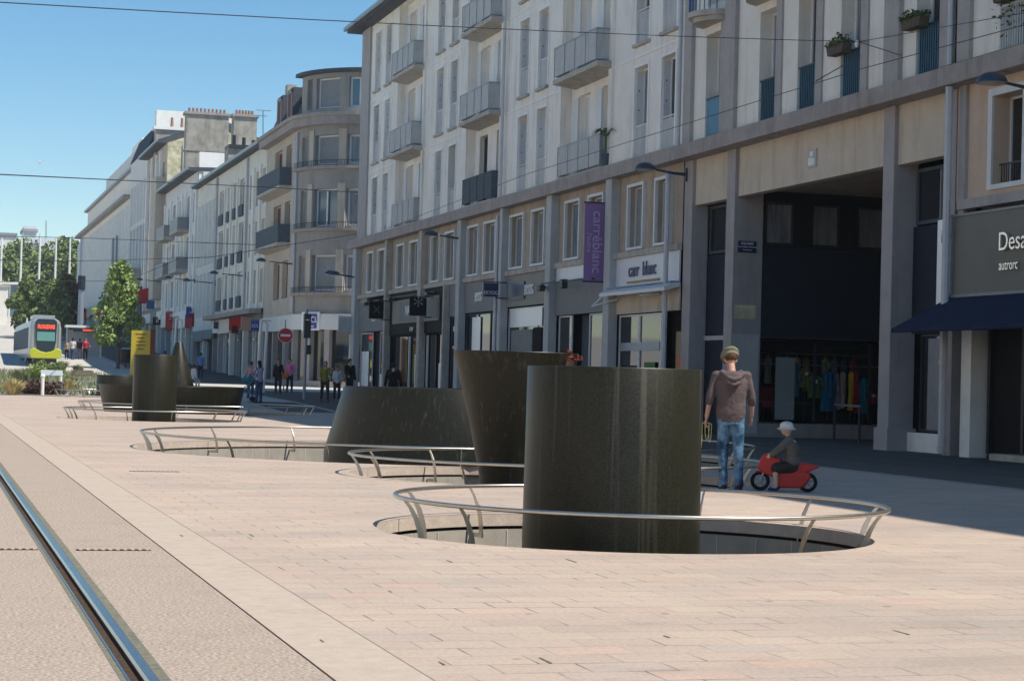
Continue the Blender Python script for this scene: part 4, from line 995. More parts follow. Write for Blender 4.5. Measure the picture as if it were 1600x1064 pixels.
for i in range(50): G.box(fa, -10.6+i*(10.6+L+10)/50, -10.6+(i+1)*(10.6+L+10)/50, -.05, .18, 4.0, 4.9)
fa_ = fa.build('fascia', 'bluish_render', t)
gl = MB()
for i in range(50): G.box(gl, -10.6+i*(10.6+L+10)/50, -10.6+(i+1)*(10.6+L+10)/50, -.35, -.3, 1.05, 4.0)
gl.build('shop_glass', 'glass', fa_)
pl = MB()
for i in range(50): G.box(pl, -10.6+i*(10.6+L+10)/50, -10.6+(i+1)*(10.6+L+10)/50, -.3, .05, .3, 1.05)
pl.build('plinth', 'pier_grey', fa_)
for u in (-10.6, -7.0, -3.2, -.2, 2.1, 3.6, 5.2, 7.6): pi = MB(); G.box(pi, u, u+.35, -.3, .03, .3, 4.0); pi.build('shop_pier', 'pier_grey', fa_)
def on_curve(u, d, z): return Vector(G.P(u, d, z))
def cur_basis(u):
    f = max(0, min(u, L))/CR; nx = Vector((-math.cos(f), -math.sin(f), 0)); tx = Vector((math.sin(f), -math.cos(f), 0))
    return Matrix(((tx.x, 0, nx.x), (tx.y, 0, nx.y), (0, 1, 0)))
um = u_at(495, 500)
lc = MB(); G.box(lc, u_at(483), u_at(509), .18, .26, 3.95, 5.0); lc_ = lc.build('sign_frame', 'letters_white', fa_)
lc = MB(); G.box(lc, u_at(486.5), u_at(505), .26, .30, 4.06, 4.9); lc.build('sign_panel', 'sign_blue', lc_)
text_mesh('letters', 'LCL', .48, 'letters_white', lc_, on_curve(um, .34, 4.55), cur_basis(um), .03, 1.0)
lc = MB(); G.box(lc, u_at(488), u_at(502), .30, .315, 4.14, 4.2); lc.build('underline', 'letters_white', lc_)
facade_lamp(113.6, 7.9, 2.4, 'street lamp by the downpipe at the start of the rounded corner')
facade_lamp(96.6, 6.4, 2.0, 'street lamp seen against the rounded corner', X0=XF+.4)

# ---- buildings farther up the street ---------------------------------------
def row_building(name, label, y0, y1, zt, m, cols, floors, zg, fas='fascia_mid', roofm='slate', fr='trim_white', st='glass', over=.5, d=0, depth=.28, X0=XF, zb=None, back=12, rise=2.2):
    t = thing(name, label, 'building', (X0, (y0+y1)/2, zg)); F = Fac(t, X0)
    zb = zb if zb is not None else floors[0][0]-.6
    holes = [(a, b, z0, z1, depth) for a, b in cols for z0, z1 in floors]
    F.wall(m, y0, y1, zb, zt, holes)
    k = 0
    for a, b in cols:
        for z0, z1 in floors:
            s_ = st if isinstance(st, str) else st[k % len(st)]; k += 1
            F.window(a, b, z0, z1, -depth+.02, s_, fr, .08, 2 if b-a > 1.1 else 1)
    block(t, X0+.4, X0+back, y0, y1, zg-1.5, zt-.02, m)
    if over:
        mb = MB(); mb.prism([(X0-over, zt), (X0-over, zt+.28), (X0+5, zt+.28+rise), (X0+back, zt+.28), (X0+back, zt)], 'y', y0, y1); r_ = mb.build('roof', roofm, t)
        mb = MB(); mb.box(X0-over-.14, X0-over, y0, y1, zt+.08, zt+.28); mb.build('gutter', 'zinc', r_)
    mb = MB(); F.box(mb, y0, y1, .0, .10, zb-.35, zb); mb.build('shop_cornice', fas, t)
    rr = random.Random(int(y0*10)); y = y0
    while y < y1-.5:
        wd = min(y1-y, rr.uniform(3.2, 6.5)); wd = y1-y if y1-y-wd < 2.5 else wd; hh = rr.uniform(.6, 1.1)
        f = F.part('shop_fascia', rr.choice((fas, 'fascia_white', 'fascia_mid', 'sign_navy', 'pale_render', 'black_paint', 'cream_render', 'cloth_crimson')), [(y+.05, y+wd-.05, -.02, .14, zb-.4-hh, zb-.36)])
        F.part('shop_glass', 'glass', [(y+.4, y+wd, -.35, -.3, zg-.6, zb-.4-hh)], f)
        F.part('shop_pier', rr.choice(('pier_grey', 'pale_render', 'trim_white', 'pier_blue')), [(y, y+.42, -.34, .04, zg-1.2, zb-.4-hh)], f)
        c = y+wd*rr.uniform(.35, .7); F.part('shop_door', rr.choice(('pvc', 'guard_dark', 'pier_blue', 'trim_white')), [(c, c+.12, -.3, -.2, zg-.6, zb-.4-hh), (c+1.0, c+1.12, -.3, -.2, zg-.6, zb-.4-hh), (c, c+1.1, -.3, -.2, zb-1.2-hh, zb-1.1-hh)], f)
        if rr.random() < .6: F.part('display_card', rr.choice(('letters_white', 'cloth_tan', 'cloth_sky', 'cloth_crimson')), [(y+.6, y+1.3, -.29, -.27, zg+.5, zg+1.6)], f)
        y += wd
    return t, F
t, F = row_building('cream_building', 'cream building with three window columns next to the corner building', 124.3, 131.7, 16.1, 'cream_render', [(124.7, 125.9), (127.0, 128.5), (129.9, 131.0)], [(6.0, 8.2), (9.2, 11.4), (12.4, 14.7)], 1.0, zb=5.6, rise=.25, st=('opening_shade', 'shutter_grey', 'opening_shade'))
F.part('pilaster', 'pale_render', [(126.1, 126.8, 0, .12, 5.6, 15), (128.8, 129.6, 0, .12, 5.6, 15)])
tube_part('downpipe', 'drainpipe', [(XF-.12, 131.7, 5.0), (XF-.12, 131.7, 16)], .08, t)
t, F = row_building('cream_building', 'cream building with four window columns and small dark window boxes', 131.8, 146.2, 16.1, 'cream_render', [(133.5, 135.5), (137.0, 138.4), (140.0, 141.3), (143.0, 145.2)], [(5.9, 8.4), (9.0, 11.8), (12.2, 14.8)], 1.2, zb=5.6, rise=.25, st=('shutter', 'opening_shade', 'opening_shade', 'shutter_grey'), fas='beige_mezz')
F.part('window_box', 'guard_dark', [(a+.1, b-.1, .0, .12, z, z+.75) for a, b in ((133.5, 135.5), (137.0, 138.4), (140.0, 141.3), (143.0, 145.2)) for z in (5.95, 9.05, 12.25)])
F.part('pilaster', 'pale_render', [(136.0, 136.5, 0, .1, 5.6, 15), (139.0, 139.5, 0, .1, 5.6, 15), (142, 142.4, 0, .1, 5.6, 15)])
F.part('marquee', 'band_grey', [(124.3, 146, 0, .9, 5.25, 5.55)])
tube_part('downpipe', 'drainpipe', [(XF-.12, 146.2, 5.0), (XF-.12, 146.2, 16)], .09, t)
t, F = row_building('glazed_stair_building', 'narrow building faced with tall greenish glass strips', 146.3, 157.7, 16.1, 'cream_render', [(147.0+i*2.1, 148.7+i*2.1) for i in range(5)], [(5.6, 9.2), (9.6, 14.7)], 1.5, zb=5.0, st='guard_panel', depth=.1, fas='bluish_render', rise=.2)
t, F = row_building('mauve_building', 'pale mauve building with mauve shutters and small projecting balconies', 157.8, 180.0, 17.6, 'bluish_render', [(159.0, 160.4), (162.0, 164.2), (165.2, 166.6), (168.0, 169.6), (171.6, 174.0), (175.8, 177.6)], [(7.0, 9.3), (10.3, 12.6), (13.6, 16.0)], 2.0, zb=6.5, st=('shutter_grey', 'opening_shade', 'opening_shade'), fas='fascia_white', over=.8, rise=.2)
for a, b in ((162.6, 168.0), (172.2, 178.0)):
    for z in (9.9, 13.2):
        b_ = F.part('balcony', 'concrete', [(a, b, 0, 1.0, z-.25, z)]); F.part('railing', 'shutter_grey', [(a, b, .93, .98, z, z+1.0), (a, a+.05, 0, .95, z, z+1.0)], b_)
F.part('pilaster', 'trim_white', [(y, y+.5, 0, .15, 6.5, 16.5) for y in (158, 161, 164.5, 167, 170.3, 174.9, 179.4)])
t, F = row_building('stone_gable_building', 'tall building showing a yellowish rubble stone gable with one window', 180.1, 196.0, 22.3, 'warm_render', [(181.5, 183.4), (185.0, 186.8), (188.6, 190.4), (192.6, 194.4)], [(8.2, 10.6), (11.8, 14.2), (15.2, 17.6), (18.6, 20.8)], 2.9, zb=7.3, st=('shutter_grey', 'opening_shade'), over=.9, back=10)
F.part('pilaster', 'trim_white', [(y, y+.6, 0, .2, 7.3, 22) for y in (184, 187.5, 191.3, 195.3)])
F.part('oriel', 'warm_render', [(180.4, 183.8, 0, .9, 8.0, 19.2)])
mb = MB(); mb.prism([(XF, 17.6), (XF+9.5, 17.6), (XF+9.5, 22.0), (XF+4.5, 24.0), (XF, 22.3)], 'y', 179.7, 180.08); gb = mb.build('stone_gable', 'old_stone', t)
mb = MB(); mb.box(22.2, 23.5, 179.6, 179.72, 19.6, 22.2); w_ = mb.build('gable_window', 'glass_blue', gb)
mb = MB(); mb.box(22.0, 22.2, 179.55, 179.75, 19.4, 22.3); mb.box(23.5, 23.7, 179.55, 179.75, 19.4, 22.3); mb.box(22.0, 23.7, 179.5, 179.75, 19.2, 19.5); mb.box(22.2, 23.5, 179.56, 179.62, 20.9, 21.0); mb.build('frame', 'trim_white', w_)
mb = MB(); mb.box(25.5, 28.6, 181, 182.5, 23.0, 24.2); ch_ = mb.build('chimney', 'trim_white', t); mb = MB()
for k in range(3): mb.lathe([(.16, 24.2), (.12, 25.0)], (26.2+k*.8, 181.7, 0), 10)
mb.build('chimney_pots', 'terracotta', ch_)
t, F = row_building('glass_building', 'pale glass fronted building with tall blue panes', 196.1, 213.5, 23.6, 'bluish_render', [(197+i*3.2, 199.6+i*3.2) for i in range(5)], [(11.0, 16.4), (16.7, 21.0)], 3.6, zb=10.2, st=('glass_blue', 'guard_panel'), fr='trim_white', over=0, depth=.12, fas='beige_panel')
mb = MB(); mb.prism([(XF-.1, 23.6), (XF+9, 23.6), (XF+9, 26.0), (XF+.8, 26.0)], 'y', 196.1, 213.5); mb.build('roof', 'navy_panel', t)
F.part('white_gable', 'trim_white', [(194.5, 196.0, -9, -.5, 22.6, 27.2)])
t, F = row_building('bank_building', 'long pale building with closely set tall windows and an attic storey', 213.6, 284.5, 20.0, 'pale_render', [(216+i*2.85, 217.3+i*2.85) for i in range(24)], [(11.0, 18.4)], 5.5, zb=9.6, st=('guard_panel', 'glass_blue', 'shutter'), over=0, depth=.35, fas='concrete')
F.part('cornice', 'band_grey', [(213.6, 284.9, -.3, .7, 20.0, 20.4)])
F.part('fin', 'trim_white', [(215.1+i*2.85, 215.5+i*2.85, 0, .35, 9.6, 19.2) for i in range(25)])
block(t, XF+.8, XF+12, 213.6, 282, 20.5, 23.6, 'pale_render', 'attic')
mb = MB(); mb.box(XF+.3, XF+12, 213.6, 282.4, 23.6, 23.9); mb.build('attic_roof', 'zinc', t)
block(t, XF+2.2, XF+12, 226, 270, 23.9, 27.2, 'bluish_render', 'penthouse')
mb = MB(); mb.box(XF+3, XF+6, 232, 244, 27.2, 28.8); c_ = mb.build('chimney', 'trim_white', t); mb = MB()
for k in range(8): mb.lathe([(.2, 28.8), (.15, 29.5)], (XF+4, 233+k*1.4, 0), 8)
mb.build('chimney_pots', 'terracotta', c_)
F.part('downpipe', 'pole_grey', [(222.0, 222.4, .35, .6, 9, 16.5), (226.5, 226.9, .35, .6, 9, 16.5)])
# big chimney walls behind the roofs
def chimney_wall(label, x0, x1, Y, z0, z1, npots, lean=True):
    t = thing('chimney_stack', label, 'chimney', ((x0+x1)/2, Y, z0), 'big rendered chimney stacks behind the roofs')
    mb = MB(); mb.box(x0, x1, Y, Y+1.4, z0, z1); mb.build('stack', 'chimney_render', t)
    mb = MB(); mb.box(x0-.15, x1+.15, Y-.15, Y+1.55, z1, z1+.22); mb.box(x0-.06, x1+.06, Y-.07, Y+1.4, z1-(z1-z0)*.42, z1-(z1-z0)*.42+.18); mb.build('band', 'band_grey', t)
    mb = MB()
    for k in range(npots):
        x = x0+.3+(x1-x0-.6)*k/(npots-1); mb.lathe([(.12, z1+.22), (.10, z1+.62)], (x, Y+.7, 0), 8)
    mb.build('chimney_pots', 'terracotta', t)
p, q = atY(292, 178, 168), atY(358, 178, 168); zt_ = p.z; chimney_wall('broad rendered chimney stack with a row of ten red pots', p.x, q.x, 168, 16, zt_, 10)
p, q = atY(366, 182, 160), atY(402, 182, 160); chimney_wall('narrower rendered chimney stack with six red pots', p.x, q.x, 160, 16, p.z, 6)
p, q = atY(244, 197, 188), atY(292, 197, 188)
t = thing('party_wall', 'pale rendered party wall with four terracotta pots left of the broad chimney', 'wall', (p.x, 188, 20))
mb = MB(); mb.box(p.x, q.x, 188.1, 189.6, 20, p.z-.3); mb.build('wall', 'chimney_render', t); mb = MB(); mb.box(p.x-.2, q.x, 187.9, 189.8, p.z-.3, p.z); mb.build('coping', 'trim_white', t); mb = MB()
for k in range(4): mb.lathe([(.16, p.z), (.12, p.z+1.0)], (p.x+1.6+k*.95, 188.9, 0), 8)
mb.build('chimney_pots', 'terracotta', t)
p, q = atY(317, 236, 156), atY(420, 236, 156)
t = thing('white_party_wall', 'bright white rendered wall rising above the low roofs', 'wall', (p.x, 156, 16))
mb = MB(); mb.box(p.x, q.x, 157.9, 158.6, 15.5, atY(317, 238, 158).z); mb.build('wall', 'trim_white', t)
t = thing('roof_terrace', 'low roof structures with dark vents behind the cream buildings', 'roof structure', (29, 150, 17))
mb = MB(); a = atY(357, 232, 150); b = atY(405, 225, 150); mb.box(a.x, b.x, 150, 152, 16, a.z); mb.build('block', 'chimney_render', t)
mb = MB(); mb.box(a.x, b.x, 149.8, 152, a.z, a.z+.3)
for k in range(4): mb.lathe([(.15, a.z+.3), (.15, a.z+1.1-.15*k)], (a.x+.5+k*.75, 150.5, 0), 8)
mb.build('vents', 'iron', t)
t = thing('television_aerial', 'thin television aerial on the roofs left of the corner building', 'aerial', (28, 140, 17)); a = atY(411, 210, 140); b = atY(411, 173, 140)
mb = MB(); mb.tube([a, b], .03, 5); mb.tube([b+Vector((-.5, 0, 0)), b+Vector((.6, 0, 0))], .02, 5); mb.tube([b+Vector((-.3, 0, -.4)), b+Vector((.3, 0, -.4))], .02, 5); mb.build('mast', 'iron', t)

# signs up the street
def sign_px(label, px0, py0, px1, py1, Y, m, txt=None, tm='letters_white', k=.6):
    a, b = atY(px0, py0, Y), atY(px1, py1, Y)
    return blade(label, Y, a.x, b.x, b.z, a.z, m, txt, tm, (a.z-b.z)*k, X1=max(XF, b.x+.2))
sign_px('blue square hanging sign far up the street', 291, 480, 306, 496, 158.5, 'sign_blue', 'm', k=.4)
sign_px('red square hanging sign up the street', 259, 487, 276, 504, 172, 'sign_red', 'S', k=.8)
sign_px('black square hanging sign with pale letter up the street', 239, 496, 253, 508, 182, 'black_paint', 'R', k=.8)
sign_px('teal square hanging sign far up the street', 229, 470, 243, 483, 186, 'sign_teal')
sign_px('small navy hanging sign above the cream building shops', 334, 503, 346, 514, 143, 'sign_navy')
sign_px('dark red hanging sign in front of the cream building', 363, 510, 372, 521, 134, 'dark_red')
sign_px('pale pink hanging sign left of the small blue sign', 377, 495, 391, 517, 127, 'cloth_peach')
sign_px('small blue hanging sign reading LCL left of the no-entry sign', 392, 501, 405, 517, 120, 'sign_blue', 'LCL', k=.42)
t = thing('awning', 'red curved awning far up the street', 'awning', (19.5, 192, 10)); mb = MB()
pr = [(20.6, 9.4)]+[(20.6-1.9*math.sin(R(a)), 8.0+1.4*math.cos(R(a))) for a in range(0, 91, 15)]+[(20.6, 8.0)]
mb.prism(pr, 'y', 190, 193.5); mb.build('canvas', 'awning_red', t)
t = thing('box_sign', 'long beige box sign projecting far up the street', 'shop sign', (20, 196, 11)); mb = MB(); a = atY(203, 460, 200); b = atY(229, 420, 200); mb.box(a.x, 20.55, 200, 212, a.z, b.z); mb.build('box', 'beige_mezz', t)
for Y, z, l_, lab in ((131.9, 8.0, 2.6, 'street lamp between the two cream buildings'), (146.2, 8.1, 2.6, 'street lamp beside the glazed strips'), (158.0, 8.8, 2.6, 'street lamp at the near end of the mauve building'), (180.0, 9.6, 2.6, 'street lamp under the stone gable')): facade_lamp(Y, z, l_, lab)

# opposite side of the street (left of the frame; lights and mirrors in the shop glass)
for i, (a, b, h, m, n) in enumerate(((-30, 22, 17, 'white_render', 16), (24, 70, 18, 'cream_render', 14), (72, 120, 16, 'pale_render', 15))):
    t = thing('opposite_building', ('white', 'cream', 'pale')[i]+' rendered building on the opposite side of the street', 'building', (-16, (a+b)/2, 0))
    class Op(Fac):
        def P(s, u, d, z): return (-16+d, u, z)
    F = Op(t); cols = [(a+1.2+k*(b-a-2)/n, a+2.5+k*(b-a-2)/n) for k in range(n)]
    hs = [(c, d, z, z+2.2, .3) for c, d in cols for z in (5.6, 8.8, 12.0)]
    F.wall(m, a, b, 0, h, hs+[(a+1, b-1, .3, 3.6, .3)]); block(t, -28, -16.31, a, b, 0, h, 'glass')
    F.part('roof', 'slate', [(a, b, -12, .5, h, h+.4)])
    ro = random.Random(40+i); y = a+1
    while y < b-4:
        wd = ro.uniform(3, 6); cm = ro.choice(('letters_white', 'sign_teal', 'cloth_crimson', 'fascia_grey', 'cloth_tan', 'sign_navy', 'cloth_green', 'pale_render'))
        F.part('shop_fascia', cm, [(y, min(b-1, y+wd-.3), .0, .2, 3.0, 3.9)]); F.part('shop_pier', ro.choice(('pale_render', 'pier_grey', 'trim_white')), [(y-.3, y, -.3, .05, .3, 3.6)])
        if ro.random() < .6: F.part('awning', ro.choice(('trim_white', 'awning_red', 'cloth_green', 'cloth_tan')), [(y+.2, min(b-1, y+wd-.5), .2, 1.5, 2.8, 2.95)])
        F.part('display_board', ro.choice(('trim_white', 'cloth_tan', 'cloth_sky', 'cloth_orange', 'pale_render')), [(y+.6, y+wd*.5, -.28, -.2, .6, 2.4)])
        y += wd
    for k in range(n): F.window(a+1.2+k*(b-a-2)/n, a+2.5+k*(b-a-2)/n, 5.6, 7.8, -.28, 'glass_curtain', 'trim_white', .08, 2)

# ================================================================== PEOPLE
def bake(o, vox, smooth=3, fold=0):
    r = o.modifiers.new('r', 'REMESH'); r.mode = 'VOXEL'; r.voxel_size = vox; r.use_smooth_shade = True
    sm = o.modifiers.new('s', 'SMOOTH'); sm.factor = .5; sm.iterations = smooth
    if fold:
        tx = bpy.data.textures.new('folds', 'CLOUDS'); tx.noise_scale = .13; tx.noise_depth = 1
        dm = o.modifiers.new('d', 'DISPLACE'); dm.texture = tx; dm.strength = fold; dm.mid_level = .5
    dg = bpy.context.evaluated_depsgraph_get(); me = bpy.data.meshes.new_from_object(o.evaluated_get(dg))
    mats = [m for m in o.data.materials]; o.modifiers.clear(); o.data = me
    me.materials.clear()
    for m in mats: me.materials.append(m)
    for p in me.polygons: p.use_smooth = True
    return o
def dirv(a, b, sx): a, b = R(a), R(b); return Vector((sx*math.sin(b), math.sin(a)*math.cos(b), -math.cos(a)*math.cos(b)))
def loft(mb, secs, seg=16):                        # (x, y, z, rx, ry)
    n = len(secs); vs = []; fs = []
    for x, y, z, rx, ry in secs:
        for k in range(seg):
            a = 2*math.pi*k/seg; vs.append((x+rx*math.cos(a), y+ry*math.sin(a), z))
    for i in range(n-1):
        for k in range(seg): fs.append((i*seg+k, i*seg+(k+1) % seg, (i+1)*seg+(k+1) % seg, (i+1)*seg+k))
    fs += [tuple(range(seg))[::-1], tuple(range((n-1)*seg, n*seg))]
    mb.add(vs, fs)
FAT = [1.0]
def limb(mb, pts, rad):
    if len(pts) == 3 and rad[0] > .04: rad = [r_*FAT[0] for r_ in rad]
    mb.tube(pts, rad, 10)
    for p, r_ in zip(pts, rad): mb.ell(p, (r_, r_, r_), 10, 6)
def person(label, loc, face, h=1.7, top='cloth_black', bot='cloth_black', hair='hair_dark', skin='skin', fem=False, lean=0, head=(0, 0),
           armL=(0, 8, 12), armR=(0, 8, 12), legL=(0, 2, 0), legR=(0, 2, 0), longhair=False, sleeve=1.0, shorts=False, hood=False, cap=None, vox=.02, J=None, group=None, shoe='shoe', cat='person', hm=1.0, fat=1.12, sw=None):
    t = thing('person', label, cat, loc, group, R(-face)); s = h/1.78; FAT[0] = fat
    def V(x, y, z): return Vector((x, y, z))
    J = J or {}
    def T(p):                                     # lean the upper body about the hips
        c, sn = math.cos(R(lean)), math.sin(R(lean)); y, z = p.y, p.z-.95
        return V(p.x, y*c+z*sn, .95+z*c-y*sn)
    sw = sw or (.165 if fem else .19)
    sh = {-1: J.get('shL') or T(V(-sw, 0, 1.44)), 1: J.get('shR') or T(V(sw, 0, 1.44))}
    el, wr, hd, kn, an = {}, {}, {}, {}, {}
    hip = {-1: J.get('hipL', V(-.09, 0, .93)), 1: J.get('hipR', V(.09, 0, .93))}
    for sx, arm, leg, k in ((-1, armL, legL, 'L'), (1, armR, legR, 'R')):
        el[sx] = J.get('el'+k) or sh[sx]+dirv(arm[0], arm[1], sx)*.29
        wr[sx] = J.get('wr'+k) or el[sx]+dirv(arm[0]+arm[2], arm[1]*.6 - (arm[3] if len(arm) > 3 else 0), sx)*.25
        hd[sx] = (wr[sx]-el[sx]).normalized()
        kn[sx] = J.get('kn'+k) or hip[sx]+dirv(leg[0], leg[1], sx)*.44
        an[sx] = J.get('an'+k) or kn[sx]+dirv(leg[0]-leg[2], leg[1]*.5, sx)*.42
    nk = J.get('neck') or T(V(0, -.01, 1.49)); hc = J.get('head') or T(V(0, .03, 1.655)) + V(math.sin(R(head[0]))*.03, math.sin(R(head[1]))*.07, -abs(math.sin(R(head[1])))*.02)
    HM = Matrix.Rotation(R(-head[0]), 3, 'Z') @ Matrix.Rotation(R(-head[1]), 3, 'X')
    pel = J.get('pelvis') or V(0, 0, .95)
    ch = J.get('chest') or T(V(0, 0, 1.30))
    mb = MB()
    # torso
    def tl(grow=0.0, z0=None):
        ax = ch-pel
        for f, rx, ry in ((-.10, .14, .10), (.1, .155, .11), (.45, .125, .095), (.8, .15, .11), (1.1, .165, .105), (1.35, .12, .085), (1.5, .07, .06)):
            yield pel+ax*f, (rx*fat*(sw/.19 if f > .3 else 1)*(.95 if fem and f > .3 else 1))+grow, ry*fat+grow
    def torso(m_, grow=0.0, fr=(0, 7)):
        S = list(tl(grow))[fr[0]:fr[1]]; loft(m_, [(p.x, p.y, p.z, a, b) for p, a, b in S])
    torso(mb)
    limb(mb, [nk-V(0, 0, .03), nk+(hc-nk)*.5], [.055, .052])
    q = 1/s if False else 1.0
    mb.ell(hc+HM@V(0, 0, .015), (.074*hm, .092*hm, .098*hm), 18, 12, HM); mb.ell(hc+HM@V(0, .022, -.055), (.052*hm, .062*hm, .062*hm), 14, 9, HM)
    mb.ell(hc+HM@V(0, .095*hm, -.02), (.014, .022, .022), 8, 6, HM); mb.ell(hc+HM@V(0, .075, -.062), (.026, .016, .01), 8, 6, HM)
    for sx in (-1, 1):
        mb.ell(hc+HM@V(sx*.076*hm, 0, -.01), (.012, .022, .032), 8, 6, HM)
        limb(mb, [sh[sx], el[sx], wr[sx]], [.052, .042, .028])
        limb(mb, [T(V(0, 0, 1.44)) if not J else (sh[-1]+sh[1])/2, sh[sx]], [.06, .055])
        # hand: palm, four fingers curled, thumb
        d = hd[sx]; side = V(0, 1, 0) if abs(d.y) < .8 else V(0, 0, 1); side = (side-d*side.dot(d)).normalized(); nrm = d.cross(side)*sx
        pc = wr[sx]+d*.055; HMx = Matrix((nrm, side, d)).transposed()
        mb.ell(pc, (.016, .042, .05), 10, 7, HMx)
        for k in range(4):
            b0 = wr[sx]+d*.095+side*(.030-.02*k); ln = (.062, .072, .066, .05)[k]
            limb(mb, [b0, b0+(d*.85+nrm*-.5*1)*ln*.5, b0+(d*.55-nrm*.9)*ln*.8], [.0105, .0095, .008])
        limb(mb, [wr[sx]+d*.035+side*.03, wr[sx]+d*.07+side*.058-nrm*.012, wr[sx]+d*.098+side*.058-nrm*.03], [.014, .012, .009])
        limb(mb, [hip[sx], kn[sx], an[sx]], [.078, .052, .036])
        limb(mb, [an[sx], an[sx]+V(0, .10, -.05)], [.034, .026])
    ax = mb.v; mb.v = [tuple(Vector(v)*s) for v in ax]
    b = bake(mb.build('body', skin, t, local=True), vox*.75*min(1, s+.1))
    def garment(name, m_, fn, vx=None, sm=3):
        g = MB(); fn(g); g.v = [tuple(Vector(v)*s) for v in g.v]
        return bake(g.build(name, m_, t, local=True), (vx or vox*.9)*min(1, s+.1), sm, .018*s if name in ('hoodie', 'jumper', 'top', 'trousers', 'shorts') else 0)
    def topf(g):
        if hood: loft(g, [(0, 0, .90, .185, .125), (0, 0, .97, .195, .135), (0, 0, 1.10, .19, .13), (0, 0, 1.25, .195, .135), (0, 0, 1.37, .205, .125), (0, 0, 1.44, .17, .10), (0, -.01, 1.50, .09, .08)])
        else: torso(g, .018, (0, 6))
        for sx in (-1, 1):
            limb(g, [(sh[-1]+sh[1])/2-V(0, 0, .01), sh[sx]], [.066, .068])
            if sleeve > 0:
                if sleeve <= .5: e_ = sh[sx]+(el[sx]-sh[sx])*sleeve*1.6; limb(g, [sh[sx], e_], [.066, .062])
                else:
                    f = (sleeve-.5)*2; w_ = el[sx]+(wr[sx]-el[sx])*f
                    limb(g, [sh[sx], el[sx], w_], [.060 if hood else .064, .058, .052])
                    if f < .9: g.tube([w_-(wr[sx]-el[sx])*.13, w_+(wr[sx]-el[sx])*.02], .054, 12)
        if not shorts or True: loft(g, [(pel.x, pel.y, pel.z-.10, .165 if not fem else .16, .12), (pel.x, pel.y, pel.z+.02, .168, .122), (pel.x+(ch.x-pel.x)*.3, pel.y+(ch.y-pel.y)*.3, pel.z+(ch.z-pel.z)*.35, .15, .115)])
        if hood:
            g.ell(nk+V(0, -.085, -.045), (.14, .085, .055), 18, 10); g.ell(nk+V(0, -.135, -.10), (.10, .05, .075), 14, 8)
            for q in (0, .045):
                for sx in (-1, 1): g.tube([nk+V(sx*.115, .03, .015-q), nk+V(sx*(.135-q), -.08, -.02-q), nk+V(sx*.075, -.165, -.075-q*1.4), nk+V(0, -.19, -.10-q*1.6)], [.022, .026, .024, .02], 8)
    garment('hoodie' if hood else ('jumper' if cap == 'bucket' else 'top'), top, topf)
    def botf(g):
        loft(g, [(pel.x, pel.y, pel.z-.13, .15, .115), (pel.x, pel.y, pel.z-.02, .165, .12), (pel.x, pel.y, pel.z+.08, .15, .112)])
        for sx in (-1, 1):
            if shorts:
                k_ = hip[sx]+(kn[sx]-hip[sx])*.95; limb(g, [hip[sx], k_], [.092*fat, .08*fat])
            else:
                a_ = an[sx]+(kn[sx]-an[sx])*.02; limb(g, [hip[sx], kn[sx], a_], [.093, .068, .052]); g.tube([a_+V(0, 0, .06), a_+V(0, .006, -.045)], [.054, .062], 12)
    garment('shorts' if shorts else 'trousers', bot, botf)
    for sx in (-1, 1):
        def shf(g):
            a_ = an[sx]; g.ell(a_+V(0, .05, -.058), (.045, .125, .042), 14, 8); g.ell(a_+V(0, -.02, -.04), (.043, .05, .055), 12, 8)
        garment('shoe', shoe, shf, vox*.8)
    def hairf(g):
        g.ell(hc+HM@V(0, -.018, .028), (.092*hm, .102*hm, .10*hm), 16, 10, HM); g.ell(hc+HM@V(0, -.055, -.025), (.078*hm, .056, .085), 12, 8, HM)
        if longhair: g.ell(hc+HM@V(0, -.062, -.11), (.085, .05, .14), 14, 9, HM); g.ell(hc+HM@V(0, -.03, -.04), (.092, .07, .10), 14, 9, HM)
    if cap == 'flat': garment('hair', hair, lambda g: g.ell(hc+HM@V(0, -.012, .02), (.083, .10, .082), 16, 10, HM), vox*.6)
    elif cap != 'bucket': garment('hair', hair, hairf, vox*.6)
    if cap == 'flat':
        def capf(g):
            C_ = Matrix.Rotation(R(-16), 3, 'X'); g.ell(hc+HM@V(0, -.0, .075), (.122, .146, .056), 20, 10, HM@C_); g.ell(hc+HM@V(0, .0, .045), (.108, .126, .04), 20, 8, HM); g.ell(hc+HM@V(0, .12, .035), (.07, .05, .012), 14, 6, HM)
        garment('flat_cap', 'cloth_cap', capf, .009, 2)
    if cap == 'bucket':
        def capf(g):
            g.lathe([(.098*hm, 0), (.10*hm, .05), (.092*hm, .10), (.062*hm, .135), (.02, .148)], hc+V(0, 0, .005), 24); 
            g.lathe([(.096*hm, .0), (.142*hm, -.028), (.145*hm, -.02), (.10*hm, .022)], hc+V(0, 0, .005), 28)
        garment('bucket_hat', 'cloth_hat', capf, .008, 2)
    return t, s, wr, hd
def place(px, py): return gp(px, py)

